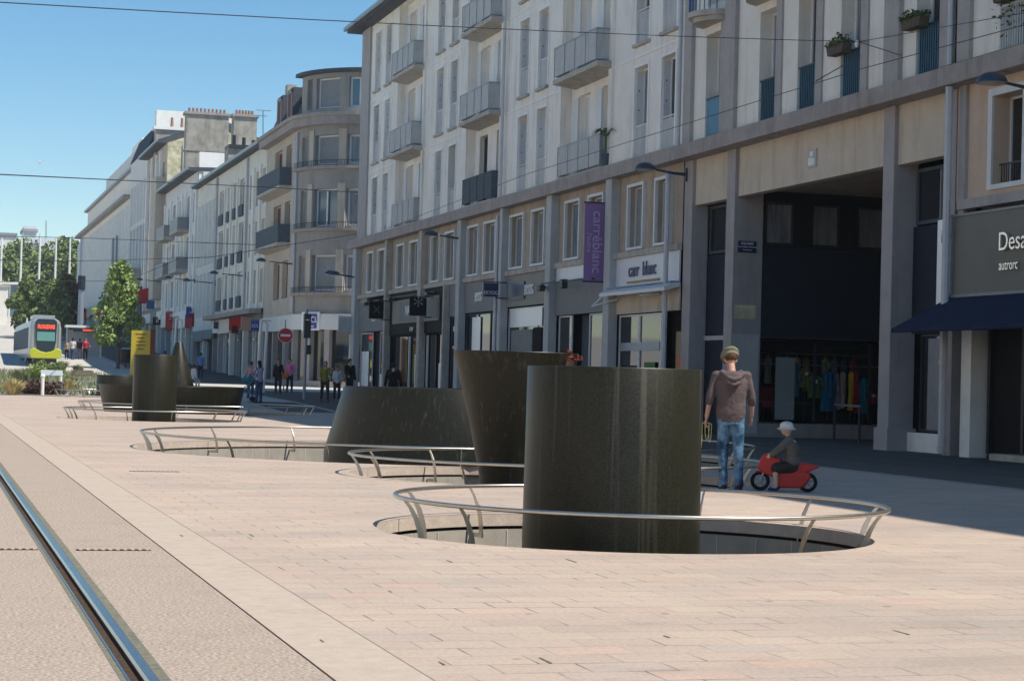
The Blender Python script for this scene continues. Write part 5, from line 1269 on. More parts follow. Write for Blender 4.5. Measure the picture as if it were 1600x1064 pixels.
# man in flat cap, seen from behind, head bent
pm = gp(1139, 765)
tm_, s_, wr_, hd_ = person('man in flat cap and brown hoodie seen from behind, holding a pale cord', pm, 12, 1.80, 'cloth_hoodie', 'cloth_jeans', 'hair_brown', 'skin', head=(-6, 30),
    armL=(-6, 15, 8, 0), armR=(-4, 14, 26, 4), legL=(6, -1.5, 9), legR=(-4, 1.5, 4), sleeve=.62, hood=True, cap='flat', vox=.014, lean=2, fat=1.0, sw=.195)
t = thing('cord_loops', 'pale yellow looped cord dangling from the left hand of the man', 'cord', pm)
Mx = Matrix.Translation(pm) @ Matrix.Rotation(R(-12), 4, 'Z'); c0 = Mx @ ((wr_[-1]+hd_[-1]*.09)*s_); mb = MB()
for dx, l_, wd in ((-.05, .34, .012), (.03, .20, .03), (.07, .24, .02)):
    pts = [c0+Vector((dx*.3, 0, .02))]
    for k in range(13):
        a = math.pi*k/12; pts.append(c0+Vector((dx+wd*math.cos(a+math.pi), .01, -l_*math.sin(a))))
    pts.append(c0+Vector((dx*.3+.01, 0, .02))); mb.tube(pts, .0045, 6)
mb.build('loops', 'cord', t, smooth=True)

# toy motorbike: local x forward, z up
pf, pr_ = gp(1188, 766), gp(1261, 770)
mid = (pf+pr_)/2; hv = (pf-pr_); hv.z = 0; hv.normalize(); hv = Vector((-.88, .47, 0)).normalized()
bk = thing('toy_motorbike', 'bright red plastic ride-on toy motorbike under the child', 'toy motorbike', (mid.x, mid.y, 0), rz=math.atan2(hv.y, hv.x))
def wheel(x, r):
    mb = MB(); n = 28; prof = [(r-.045, -.028), (r-.01, -.03), (r, -.015), (r, .015), (r-.01, .03), (r-.045, .028)]
    vs = []; fs = []
    for i in range(n):
        a = 2*math.pi*i/n
        for q, y in prof: vs.append((x+q*math.cos(a), y, r+q*math.sin(a)))
    m_ = len(prof)
    for i in range(n):
        for j in range(m_): fs.append((i*m_+j, i*m_+(j+1) % m_, ((i+1) % n)*m_+(j+1) % m_, ((i+1) % n)*m_+j))
    mb.add(vs, fs); w_ = mb.build('wheel', 'rubber', bk, smooth=True, local=True)
    mb = MB()
    for k in range(5):
        a = 2*math.pi*k/5+.3; mb.tube([(x, 0, r), (x+(r-.04)*math.cos(a), 0, r+(r-.04)*math.sin(a))], [.016, .01], 6)
    mb.tube([(x, -.04, r), (x, .04, r)], .022, 10); h_ = mb.build('rim', 'plastic_grey', bk, local=True); h_.parent = w_
wheel(.30, .125); wheel(-.30, .125)
def plate(name, pts, wd, m, bev=.012, off=0):
    mb = MB(); mb.prism([(x, z) for x, z in pts], 'y', off-wd/2, off+wd/2); return mb.build(name, m, bk, local=True, bevel=bev)
plate('front_fairing', [(.07, .30), (.13, .17), (.24, .22), (.335, .29), (.30, .41), (.25, .48), (.15, .455), (.03, .41)], .18, 'plastic_red', .02)
plate('front_mudguard', [(.20, .20), (.27, .262), (.36, .25), (.39, .20), (.33, .235), (.26, .23)], .07, 'plastic_red', .008)
plate('lower_fairing', [(.10, .10), (.09, .24), (.0, .28), (-.14, .28), (-.31, .262), (-.35, .20), (-.285, .10), (-.22, .05), (.06, .045)], .19, 'plastic_red', .02)
plate('seat', [(.10, .30), (.08, .25), (-.20, .24), (-.22, .30), (-.10, .285)], .14, 'rubber', .012)
plate('tail_fairing', [(-.10, .26), (-.13, .33), (-.20, .375), (-.42, .345), (-.45, .32), (-.32, .265), (-.22, .25)], .15, 'plastic_red', .015)
plate('windscreen', [(.20, .44), (.26, .44), (.20, .50)], .12, 'tram_dark', .004)
mb = MB(); mb.tube([(.30, .05, .125), (.19, .05, .40)], .014, 8); mb.tube([(.30, -.05, .125), (.19, -.05, .40)], .014, 8); mb.build('fork', 'plastic_grey', bk, local=True)
mb = MB(); mb.tube([(.15, -.17, .45), (.19, -.05, .44), (.19, .05, .44), (.15, .17, .45)], .013, 8); mb.build('handlebar', 'rubber', bk, local=True)
# child on it; joints given for a 1.78 m frame and scaled
ks = 1.08/1.78
def kv(x, y, z): return Vector((x, y, z))/ks      # child frame: x right, y forward
JJ = dict(pelvis=kv(0, -.115, .355), chest=kv(0, -.085, .56), neck=kv(0, -.045, .70), head=kv(0, -.02, .80), shL=kv(-.105, -.06, .66), shR=kv(.105, -.06, .66),
          elL=kv(-.135, .04, .545), elR=kv(.135, .04, .545), wrL=kv(-.14, .145, .47), wrR=kv(.14, .145, .47), hipL=kv(-.07, -.10, .32), hipR=kv(.07, -.10, .32),
          knL=kv(-.125, .10, .295), knR=kv(.125, .10, .295), anL=kv(-.135, .095, .065), anR=kv(.135, .095, .065))
face = math.degrees(math.atan2(hv.x, hv.y))
person('small child in pale bucket hat and dark clothes riding the red toy motorbike', (mid.x, mid.y, 0), face, 1.08, 'cloth_kid_top', 'cloth_kid_shorts', skin='skin_pale', shorts=True, sleeve=.97, cap='bucket', vox=.012, J=JJ, hm=1.45, shoe='shoe_blue', fat=1.5)

# people farther up the square
def far_person(px, py, hpx, label, face, **k):
    p = gp(px, py); k.setdefault('vox', .022)
    d = p.y*math.cos(YAW)+p.x*math.sin(YAW); h = hpx*d/FPX
    return (p, h)+person(label, p, face, max(1.3, min(1.85, h)), **k)[:1]
pw, hw, tw = far_person(404, 629, 66, 'woman in violet striped shirt and jeans pushing a pushchair', -30, top='cloth_stripe', bot='cloth_denim', longhair=True, fem=True, armL=(40, 8, 25), armR=(35, 8, 30), sleeve=.9)
far_person(391, 622, 58, 'person in peach top just left of the woman in the striped shirt', -20, top='cloth_peach', bot='cloth_denim', fem=True, hair='hair_brown', armL=(20, 6, 20), armR=(10, 6, 20), sleeve=.4)
far_person(434, 616, 55, 'woman in brown-black carrying an orange bag', 190, top='cloth_black', bot='cloth_charcoal', longhair=True, fem=True, legL=(10, 2, 4), legR=(-12, 2, 6), armL=(12, 12, 50), hair='hair_brown')
pk, hk, _ = far_person(452, 613, 53, 'woman in bright pink top and dark trousers', 195, top='cloth_pink', bot='cloth_charcoal', fem=True, legL=(-8, 2, 6), legR=(8, 2, 4), armL=(10, 20, 60, 30), hair='hair_brown')
far_person(507, 628, 64, 'woman in olive top with one hand raised to her face', 185, top='cloth_lime_top', bot='cloth_charcoal', longhair=True, fem=True, legL=(12, 3, 4), legR=(-12, 3, 8), armL=(25, 10, 115), hair='hair_brown', sleeve=.6)
far_person(526, 625, 54, 'short person in white shirt and black trousers', 180, top='cloth_white', bot='cloth_black', fem=True, legL=(5, 2, 2), legR=(-5, 2, 4), sleeve=.6)
far_person(545, 626, 66, 'man dressed in black at the street corner', 160, top='cloth_black', bot='cloth_black', legL=(0, 3, 0), legR=(6, 3, 6), armR=(20, 12, 40))
far_person(613, 640, 76, 'person in black standing in front of the black shop', 20, top='cloth_black', bot='cloth_black', armL=(0, 14, 10), armR=(0, 14, 10))
far_person(313, 591, 40, 'person in sky blue shirt walking by the shops', 10, top='cloth_sky', bot='cloth_charcoal', legL=(10, 2, 3), legR=(-10, 2, 6), sleeve=.4)
far_person(257, 589, 41, 'person in pale blue shirt behind the slim column', 10, top='cloth_lilac', bot='cloth_denim', sleeve=.5)
far_person(113, 562, 34, 'person in white shirt and jeans beside the tram', 20, top='cloth_white', bot='cloth_denim', legL=(8, 2, 3), legR=(-8, 2, 5), sleeve=.4)
far_person(104, 561, 30, 'person in brown top close to the tram door', 200, top='cloth_tan', bot='cloth_black', fem=True)
far_person(133, 562, 34, 'person in dark red top at the tram stop', 170, top='cloth_redtop', bot='cloth_black', armL=(20, 15, 40), sleeve=.6)
far_person(124, 561, 32, 'person in black at the tram stop between the white and the red shirts', 10, top='cloth_charcoal', bot='cloth_lilac', fem=True)
ps = gp(300, 618)
far_person(302, 612, 34, 'small person in white sitting low beside the granite bowl', 60, top='cloth_white', bot='cloth_white', hair='hair_brown', legL=(50, 3, 60), legR=(60, 3, 70))
t = thing('handbag', 'orange handbag carried between the two women', 'bag', pk+Vector((-.28, 0, .95)))
mb = MB(); mb.ell(pk+Vector((-.28, -.12, .85)), (.2, .09, .19), 16, 10); mb.build('bag_body', 'cloth_orange', t, smooth=True)
mb = MB(); c = pk+Vector((-.28, -.12, 1.0)); mb.tube([c+Vector((-.12, 0, 0)), c+Vector((-.06, 0, .2)), c+Vector((.06, 0, .2)), c+Vector((.12, 0, 0))], .012, 6); mb.build('strap', 'cloth_orange', t)
# pushchair
pc = gp(384, 627); t = thing('pushchair', 'dark teal pushchair in front of the striped-shirt woman', 'pushchair', pc)
def PC(x, y, z): return (pc.x+x, pc.y+y, pc.z+z)
mb = MB()
for a in (-.25, .25): mb.tube([PC(.35, a, 1.02), PC(.1, a, .72), PC(-.32, a, .16)], .014, 6); mb.tube([PC(.28, a, .15), PC(-.05, a, .6)], .014, 6)
mb.tube([PC(.35, -.25, 1.02), PC(.35, .25, 1.02)], .016, 6); mb.build('frame', 'plastic_grey', t)
mb = MB(); mb.prism([(pc.x-.22, pc.z+.4), (pc.x+.08, pc.z+.38), (pc.x+.22, pc.z+.85), (pc.x+.14, pc.z+.86), (pc.x+.02, pc.z+.5), (pc.x-.22, pc.z+.5)], 'y', pc.y-.2, pc.y+.2); mb.build('seat', 'cloth_teal', t)
mb = MB(); mb.ell(PC(.08, 0, .88), (.24, .23, .2), 16, 10); mb.build('hood', 'cloth_teal', t, smooth=True)
for x, y in ((-.32, -.25), (-.32, .25), (.28, -.25), (.28, .25)):
    mb = MB(); mb.tube([PC(x, y-.02, .1), PC(x, y+.02, .1)], .1, 16); mb.build('wheel', 'rubber', t)

# clothes and dummies in the passage shop window
def dummy(px0, px1, pyt, pyb, m, label, legs=None, headm=None, Y=48.95, group=None):
    a = atY(px0, pyt, Y); b = atY(px1, pyb, Y); cx = (a.x+b.x)/2; w_ = (b.x-a.x)/2; t = thing('garment', label, 'clothing', (cx, Y, .36), group or 'clothes in the passage shop')
    H = a.z-b.z; mb = MB()
    for i in range(6): pass
    loft(mb, [(cx, Y, b.z, w_, .11), (cx, Y, b.z+H*.35, w_*.92, .10), (cx, Y, b.z+H*.7, w_*.75, .09), (cx, Y, b.z+H*.93, w_*.95, .08), (cx, Y, a.z, w_*.4, .05)])
    rg = random.Random(px0)
    if w_ > .1:
        for sx in (-1, 1): mb.tube([(cx+sx*w_*.55, Y, a.z-H*.10), (cx+sx*w_*1.15, Y-.03, a.z-H*.3), (cx+sx*w_*1.2, Y-.08, a.z-H*.55)], [.045, .04, .03], 8)
    mb.v = [(x+rg.uniform(-.012, .012), y+.03*math.sin(x*55+z*4), z) for x, y, z in mb.v]
    mb.build('cloth', m, t, smooth=True)
    if rg.random() < .5: mb = MB(); mb.box(cx-.05, cx+.04, Y-.125, Y-.12, b.z+H*.62, b.z+H*.78); mb.build('price_card', 'letters_white', t)
    mb = MB(); mb.tube([(cx, Y, .36), (cx, Y, a.z+.06)], .015, 8); mb.lathe([(.14, .36), (.14, .38)], (cx, Y, 0), 20); mb.build('stand', 'iron', t)
    if headm: mb = MB(); mb.ell((cx, Y, a.z+.16), (.09, .1, .13), 14, 10); mb.build('head', headm, t, smooth=True)
t = thing('upright_board', 'pale blue-white upright board in the passage shop window', 'panel', atY(1226, 656, 48.8)); a = atY(1213, 558, 48.8); b = atY(1240, 656, 48.8)
mb = MB(); mb.box(a.x, b.x, 48.8, 48.84, b.z, a.z); mb.build('board', 'guard_panel', t)
dummy(1237, 1248, 568, 620, 'cloth_teal', 'teal garment hanging beside the pale board'); dummy(1249, 1266, 574, 606, 'cloth_olive', 'olive green bulky garment')
dummy(1283, 1303, 580, 643, 'cloth_blue_dress', 'bright blue dress on a dummy with a yellow-green head', headm='cloth_green'); dummy(1262, 1282, 585, 622, 'cloth_green', 'green sleeved top beside the blue dress')
dummy(1305, 1311, 583, 640, 'cloth_lilac', 'dark mauve garment right of the blue dress'); dummy(1312, 1320, 581, 638, 'cloth_peach', 'greyish pink garment on the rail'); dummy(1326, 1332, 581, 641, 'cloth_yellow', 'narrow bright yellow garment on the rail')
dummy(1333, 1341, 581, 645, 'cloth_crimson', 'dark red garment beside the yellow one'); dummy(1343, 1356, 590, 646, 'cloth_teal', 'teal garment right of the dark red one'); dummy(1356, 1368, 612, 632, 'cloth_crimson', 'small red patterned garment at the right of the window')
t = thing('display_chair', 'dark red chair at the left end of the passage shop window', 'chair', atY(1200, 650, 49.2)); a = atY(1188, 612, 49.2); b = atY(1211, 655, 49.2)
mb = MB(); mb.box(a.x, b.x, 49.0, 49.4, .8, .88); mb.build('seat', 'cloth_crimson', t); mb = MB(); mb.box(a.x, b.x, 49.36, 49.42, .88, 1.35); mb.build('backrest', 'cloth_crimson', t)
for x in (a.x+.02, b.x-.02):
    for y in (49.02, 49.38): mb = MB(); mb.box(x-.015, x+.015, y-.015, y+.015, .36, .8); mb.build('leg', 'iron', t)
mb = MB(); mb.tube([(21.6, 49.05, 1.98), (25.4, 49.05, 1.98)], .015, 6); mb.tube([(21.6, 49.7, 2.3), (25.4, 49.7, 2.3)], .015, 6); tag(mb.build('clothes_rail', 'zinc'), 'long clothes rail in the passage shop', 'clothes rail')
for k, c_ in enumerate(('lilac', 'crimson', 'tan', 'black', 'orange', 'peach', 'olive', 'charcoal', 'tan', 'lilac', 'denim', 'redtop')):
    x = 21.75+k*.29; t = thing('hanging_garment', ('mauve', 'crimson', 'sand', 'black', 'orange', 'peach', 'olive', 'charcoal', 'pale sand', 'pale mauve', 'navy', 'wine red')[k]+' garment on the rear rail of the passage shop', 'clothing', (x, 49.7, 1.3), 'garments on the rear rail')
    mb = MB(); loft(mb, [(x, 49.7, 1.25+.1*(k % 3), .11, .06), (x, 49.7, 1.8, .09, .07), (x, 49.7, 2.12, .12, .06), (x, 49.7, 2.2, .03, .03)]); mb.build('cloth', 'cloth_'+c_, t, smooth=True); mb = MB(); mb.tube([(x, 49.7, 2.18), (x, 49.7, 2.3)], .006, 5); mb.build('hanger', 'zinc', t)
# bicycle hoop
a = gp(1303, 686); b = gp(1342, 694); t = thing('cycle_stand', 'black metal cycle stand with pale top bar in front of the passage', 'cycle stand', (a+b)/2)
mb = MB(); mb.tube([a, a+Vector((0, 0, .92))], .035, 8); mb.tube([b, b+Vector((0, 0, .92))], .035, 8); mb.build('uprights', 'iron', t)
mb = MB(); mb.tube([a+Vector((0, 0, .93)), b+Vector((0, 0, .93))], .03, 8); mb.build('top_bar', 'zinc', t)

# ================================================================== STREET FURNITURE
p = gp(443, 612); t = thing('no_entry_sign', 'round red no-entry sign on a grey pole before the rounded building', 'road sign', p)
mb = MB(); mb.tube([p, p+Vector((0, 0, 3.6))], .035, 8); mb.build('pole', 'pole_grey', t)
zc = atY(443, 524, p.y).z; mb = MB(); mb.tube([(p.x, p.y-.05, zc), (p.x, p.y-.08, zc)], .35, 32); d_ = mb.build('disc', 'sign_red', t); mb = MB(); mb.tube([(p.x, p.y-.045, zc), (p.x, p.y-.06, zc)], .38, 32); mb.build('rim', 'letters_white', d_)
mb = MB(); mb.box(p.x-.25, p.x+.25, p.y-.095, p.y-.082, zc-.06, zc+.06); mb.build('bar', 'letters_white', d_)
p = gp(475, 624); t = thing('traffic_signal', 'black tram signal on a grey pole seen from behind', 'traffic light', p)
mb = MB(); mb.tube([p, p+Vector((0, 0, 3.9))], .07, 10); mb.build('pole', 'pole_grey', t)
mb = MB(); mb.box(p.x-.14, p.x+.16, p.y-.3, p.y-.08, p.z+2.65, p.z+3.7); h_ = mb.build('signal_head', 'iron', t, bevel=.02)
mb = MB(); mb.box(p.x-.02, p.x+.20, p.y-.3, p.y-.08, p.z+1.95, p.z+2.35); mb.build('lower_signal_head', 'iron', t, bevel=.02)
mb = MB(); mb.box(p.x-.08, p.x+.08, p.y-.31, p.y-.3, p.z+3.42, p.z+3.46); mb.build('signal_bar', 'letters_white', h_)
def white_gate(px0, px1, pyt, py, label):
    p, q = gp(px0, py), gp(px1, py); q = Vector((q.x, p.y, p.z)); zt = atY(px0, pyt, p.y).z; t = thing('white_totem', label, 'post', (p+q)/2)
    mb = MB(); mb.tube([p, (p.x+.12, p.y, zt)], .07, 8); mb.build('post', 'pole_white', t); mb = MB(); mb.tube([q, (q.x+.1, p.y, zt-.15)], .07, 8); mb.build('post', 'pole_white', t)
    mb = MB(); mb.tube([(p.x+.12, p.y, zt), (q.x+.1, p.y, zt-.15)], .06, 8); mb.build('crossbar', 'pole_white', t)
white_gate(401, 410, 500, 613, 'white narrow twin post frame behind the striped-shirt woman')
white_gate(270, 278, 497, 590, 'white curved twin post by the tall granite cone')
# yellow poster kiosk
p, q = gp(208, 597), gp(233, 597); Yk = 118; a = atY(206, 516, Yk); b = atY(233, 590, Yk); zk = gz(Yk)
t = thing('poster_kiosk', 'yellow and dark red poster kiosk behind the slim column', 'kiosk', ((a.x+b.x)/2, Yk, zk))
mb = MB(); mb.box(a.x, b.x, Yk, Yk+.25, zk+.3, a.z); bd = mb.build('board', 'yellow_board', t)
mb = MB(); mb.box(b.x+.01, b.x+.28, Yk-.02, Yk+.27, zk, a.z+.1); mb.build('post', 'dark_red', t)
mb = MB(); mb.box(a.x-.05, b.x, Yk+.05, Yk+.2, zk, zk+.3); mb.build('foot', 'dark_red', t)
mb = MB()
for k, wd in enumerate((.8, .5, .65, .7, .45)): c = (a.x+b.x)/2; mb.box(c-wd*.4, c+wd*.4, Yk-.012, Yk-.002, a.z-.25-k*.22, a.z-.19-k*.22)
mb.build('lettering', 'dark_red', bd)
# benches with white posts at the bed
def bench(px, py, label, m='zinc'):
    p = gp(px, py); t = thing('bench', label, 'bench', p, 'benches by the planting bed')
    mb = MB(); mb.prism([(p.y-.1, p.z+.72), (p.y+.05, p.z+.95), (p.y+.1, p.z+.95), (p.y-.02, p.z+.70)], 'x', p.x-.45, p.x+.45); mb.build('backrest', m, t)
    mb = MB(); mb.box(p.x-.5, p.x+.5, p.y-.35, p.y+.05, p.z+.42, p.z+.47); mb.build('seat', 'pole_grey', t)
    for dx in (-.4, .4): mb = MB(); mb.box(p.x+dx-.04, p.x+dx+.04, p.y-.3, p.y+.0, p.z, p.z+.42); mb.build('leg', 'pole_grey', t)
bench(80, 613, 'grey bench between two white round-topped posts'); bench(127, 612, 'brown bench left of the low granite drum', 'bark')
for k, (x, y) in enumerate(((66, 618), (94, 613))):
    p = gp(x, y); t = thing('bollard', ('nearer left', 'right')[k]+' white bollard with round top beside the grey bench', 'bollard', p)
    mb = MB(); mb.tube([p, p+Vector((0, 0, .72))], .07, 12); mb.build('shaft', 'pole_white', t); mb = MB(); mb.ell(p+Vector((0, 0, .78)), (.1, .1, .09), 14, 8); mb.build('cap', 'letters_white', t, smooth=True)
# litter bin and shelter near the tree
p = gp(196, 575); t = thing('litter_bin', 'dark round litter bin on a post right of the street tree', 'bin', p)
mb = MB(); mb.lathe([(.3, .4), (.42, .6), (.42, 1.35), (.36, 1.4)], p, 20); mb.build('bin_body', 'iron', t, smooth=True); mb = MB(); mb.lathe([(.45, 1.4), (.2, 1.5)], p, 20); mb.build('lid', 'pole_white', t); mb = MB(); mb.tube([p, p+Vector((0, 0, .45))], .06, 8); mb.build('post', 'iron', t)
p = gp(132, 560); t = thing('tram_shelter', 'glass tram shelter with white roof and red display behind the waiting people', 'shelter', p)
mb = MB(); mb.box(p.x-1.6, p.x+1.6, p.y, p.y+1.6, p.z+2.55, p.z+2.75); mb.build('roof', 'pole_white', t)
for dx in (-1.4, 1.4): mb = MB(); mb.box(p.x+dx-.07, p.x+dx+.07, p.y+1.3, p.y+1.45, p.z, p.z+2.55); mb.build('post', 'pole_white', t)
mb = MB(); mb.box(p.x-1.3, p.x+1.3, p.y+1.35, p.y+1.4, p.z+.2, p.z+2.4); mb.build('rear_glass', 'guard_panel', t)
mb = MB(); mb.box(p.x-1.0, p.x+.9, p.y-.02, p.y+.05, p.z+2.2, p.z+2.5); s1 = mb.build('display', 'tram_dark', t); mb = MB(); mb.box(p.x-.2, p.x+.7, p.y-.03, p.y-.022, p.z+2.28, p.z+2.42); mb.build('lit_line', 'led_red', s1)
# tall mast
p = gp(124, 556); t = thing('mast', 'tall blue-grey overhead line mast at the end of the long building', 'mast', p); zt = atY(126, 372, p.y).z
mb = MB(); mb.tube([p, (p.x, p.y, zt)], [.28, .2], 12); mb.build('shaft', 'pole_grey', t, smooth=True)
mb = MB(); mb.lathe([(.32, 0), (.32, 1.2)], (p.x, p.y, p.z+(zt-p.z)*.56), 14); mb.build('collar', 'navy_panel', t)

# ---- tram
Yt = 146.0; a = atY(45, 563, Yt); b = atY(96, 563, Yt); w_ = (b.x-a.x)/2; cx = (a.x+b.x)/2; zg = atY(70, 567, Yt).z; t = thing('tram', 'white and lime tram with dark windscreen coming down the street', 'tram', (cx, Yt, zg))
Ht = 3.25
def TP(x, y, z): return (cx+x, Yt+y, zg+z)
mb = MB(); secs = [(-.0, .82), (.5, .96), (1.6, 1.0), (26, 1.0)]
outl = lambda f: [(-w_*.92*f, .35), (-w_*f, .7), (-w_*f, 2.5), (-w_*.9*f, 3.05), (-w_*.62*f, Ht), (w_*.62*f, Ht), (w_*.9*f, 3.05), (w_*f, 2.5), (w_*f, .7), (w_*.92*f, .35)]
vs = [TP(x, y-.0, z if y > .4 else z*.99) for y, f in secs for x, z in outl(f)]; n = 10; fs = [tuple(range(n)), tuple(range(3*n, 4*n))[::-1]]
for i in range(3):
    for j in range(n): fs.append((i*n+j, i*n+(j+1) % n, (i+1)*n+(j+1) % n, (i+1)*n+j))
mb.add(vs, fs); mb.build('body', 'tram_white', t)
mb = MB(); mb.prism([(cx-w_*.50, zg+.85), (cx-w_*.62, zg+1.5), (cx-w_*.66, zg+3.0), (cx-w_*.5, zg+3.2), (cx+w_*.5, zg+3.2), (cx+w_*.66, zg+3.0), (cx+w_*.62, zg+1.5), (cx+w_*.50, zg+.85), (cx, zg+.72)], 'y', Yt-.12, Yt+.02); ws = mb.build('windscreen_surround', 'tram_dark', t, bevel=.04)
mb = MB(); mb.box(cx-w_*.55, cx+w_*.55, Yt-.14, Yt-.12, zg+1.6, zg+2.25); mb.build('windscreen', 'screen_teal', ws)
text_mesh('destination_letters', 'PLOUZANE', .38, 'led_red', ws, (cx, Yt-.135, zg+2.62), 'y', .01, .62, bold=.02)
mb = MB(); pts = [(-w_*.98, .95), (-w_*.7, 1.08), (-w_*.35, .85), (0, .76), (w_*.35, .85), (w_*.7, 1.08), (w_*.98, .95), (w_*.99, .62), (w_*.9, .32), (-w_*.9, .32), (-w_*.99, .62)]
mb.prism([(cx+x, zg+z) for x, z in pts], 'y', Yt-.34, Yt+.4); mb.build('bumper', 'tram_lime', t, bevel=.06)
mb = MB(); mb.box(cx-w_*.7, cx+w_*.7, Yt-.1, Yt+3, zg+.05, zg+.34); mb.build('skirt', 'iron', t)
for sx in (-1, 1):
    mb = MB(); mb.box(cx+sx*w_*1.01-.01, cx+sx*w_*1.01+.01, Yt+1.8, Yt+26, zg+1.05, zg+2.6); mb.build('side_windows', 'guard_dark', t)
    mb = MB(); mb.ell(TP(sx*w_*.72, -.14, 1.02), (.13, .05, .05), 10, 6); mb.build('headlight', 'letters_white', t)
    mb = MB(); mb.box(cx+sx*w_*.80-.035, cx+sx*w_*.80+.035, Yt-.06, Yt+.0, zg+1.1, zg+2.9); mb.build('front_pillar', 'tram_grey', t)
mb = MB(); mb.box(cx-.8, cx+.8, Yt+3, Yt+7, zg+Ht, zg+Ht+.3); mb.build('roof_unit', 'tram_grey', t, bevel=.05)
p = gp(40, 567); t = thing('stop_pole', 'thin white pole just left of the tram front', 'pole', p); mb = MB(); mb.tube([p, (p.x, p.y, atY(40, 497, p.y).z)], .06, 8); mb.build('shaft', 'pole_white', t); mb = MB(); mb.lathe([(.1, 0), (.08, .2)], p, 12); mb.build('foot', 'pole_grey', t)

# ================================================================== PLANTING
def leaf_cloud(mb, c, rad, n, size, rn, flat=.0):
    for _ in range(n):
        while True:
            v = Vector((rn.uniform(-1, 1), rn.uniform(-1, 1), rn.uniform(-1, 1)))
            if v.length <= 1: break
        v = v.normalized()*(v.length**.45)
        p = Vector((c[0]+v.x*rad[0], c[1]+v.y*rad[1], c[2]+v.z*rad[2]))
        d = Vector((rn.uniform(-1, 1), rn.uniform(-1, 1), rn.uniform(-1, .6))).normalized(); s_ = size*rn.uniform(.45, 1.35)
        e_ = d.cross(Vector((rn.uniform(-1, 1), rn.uniform(-1, 1), rn.uniform(-1, 1)))).normalized()*s_*.55
        d *= s_; mb.add([p-d, p+e_, p+d, p-e_], [(0, 1, 2, 3)])
def tree(name, label, base, h, rw, m, n=5000, size=.2, seed=1, trunk_h=None, group=None, lean=0, cone=False, nc=26):
    rn = random.Random(seed); t = thing(name, label, 'tree', base, group); th = trunk_h or h*.35; b = Vector(base)
    mb = MB(); top = b+Vector((lean, 0, h*.82)); mb.tube([b, b+Vector((.03, .02, th)), b+(top-b)*.7, top], [.03*h*.5+.03, .028*h*.4+.02, .05, .02], 8)
    cl = []
    for k in range(nc):
        f = (k+.5)/nc; z = th*.8+(h-th*.8)*f; prof = (math.sin(math.pi*min(1, .12+f*.88))**.7 if not cone else (1-f)**.75*.95+.12)
        a = k*2.4+rn.uniform(-.4, .4); r_ = rw*prof*rn.uniform(.35, .9)
        c = b+Vector((r_*math.cos(a), r_*math.sin(a), z)); cl.append((c, rw*rn.uniform(.16, .40)))
        mb.tube([b+Vector((0, 0, max(th*.75, z-r_*.8))), c], [.045, .012], 5)
    mb.build('trunk', 'bark', t, smooth=True)
    mb = MB()
    for c, r_ in cl: leaf_cloud(mb, c, (r_*1.1, r_*1.1, r_*.85), n//nc, size, rn)
    mb.build('crown', m, t); return t
p = gp(184, 576); tree('street_tree', 'bright green young street tree right of the tram stop', p, 7.6, 2.0, 'leaf_bright', 5200, .17, 3, 2.2, cone=True, nc=46)
for k, (px, Y, h, rw, m, lab) in enumerate(((42, 214, 7.6, 2.3, 'leaf_mid', 'green rounded tree right behind the tram on the left'), (66, 218, 7.2, 2.4, 'leaf_dark', 'dark tree behind the middle of the tram'), (84, 212, 7.4, 2.5, 'leaf_mid', 'olive green tree behind the right side of the tram'), (103, 216, 8.0, 2.2, 'leaf_rust', 'rusty tinged tree left of the tall mast'))):
    p = atY(px, 520, Y); tree('square_tree', lab, (p.x, Y, gz(Y)-.3), h*.86, rw*.9, m, 5200, .26, 20+k, 1.6, 'clipped trees behind the tram', nc=34)
for k, (px, Y, yt, rw, m, lab) in enumerate(((8, 322, 398, 7.0, 'leaf_mid', 'big tree at the far left edge'), (32, 330, 380, 8.0, 'leaf_mid', 'tallest far tree, left of the white block'), (62, 338, 408, 6.5, 'leaf_dark', 'dark far tree under the white block'), (84, 326, 398, 7.0, 'leaf_mid', 'far tree just right of the white block'), (110, 320, 372, 7.5, 'leaf_mid', 'tall far tree left of the long building'), (122, 334, 388, 6.5, 'leaf_dark', 'far tree partly hidden by the long building'))):
    p = atY(px, yt, Y); g_ = gz(Y)-.5; tree('park_tree', lab, (p.x, Y, g_), p.z-g_-1.2, rw, m, 9000, .42, 50+k, 2.0, 'tall trees of the far square', nc=44)
# low undergrowth masses under the far trees
mb = MB(); rn = random.Random(9)
for k in range(24): leaf_cloud(mb, (atY(-10+k*6.5, 500, 312).x, 312+rn.uniform(-4, 4), gz(312)+2.2), (3.2, 2, 3.0), 330, .35, rn)
tag(mb.build('shrubbery', 'leaf_dark'), 'dark shrubbery filling the foot of the far trees', 'shrubbery', kind='stuff')
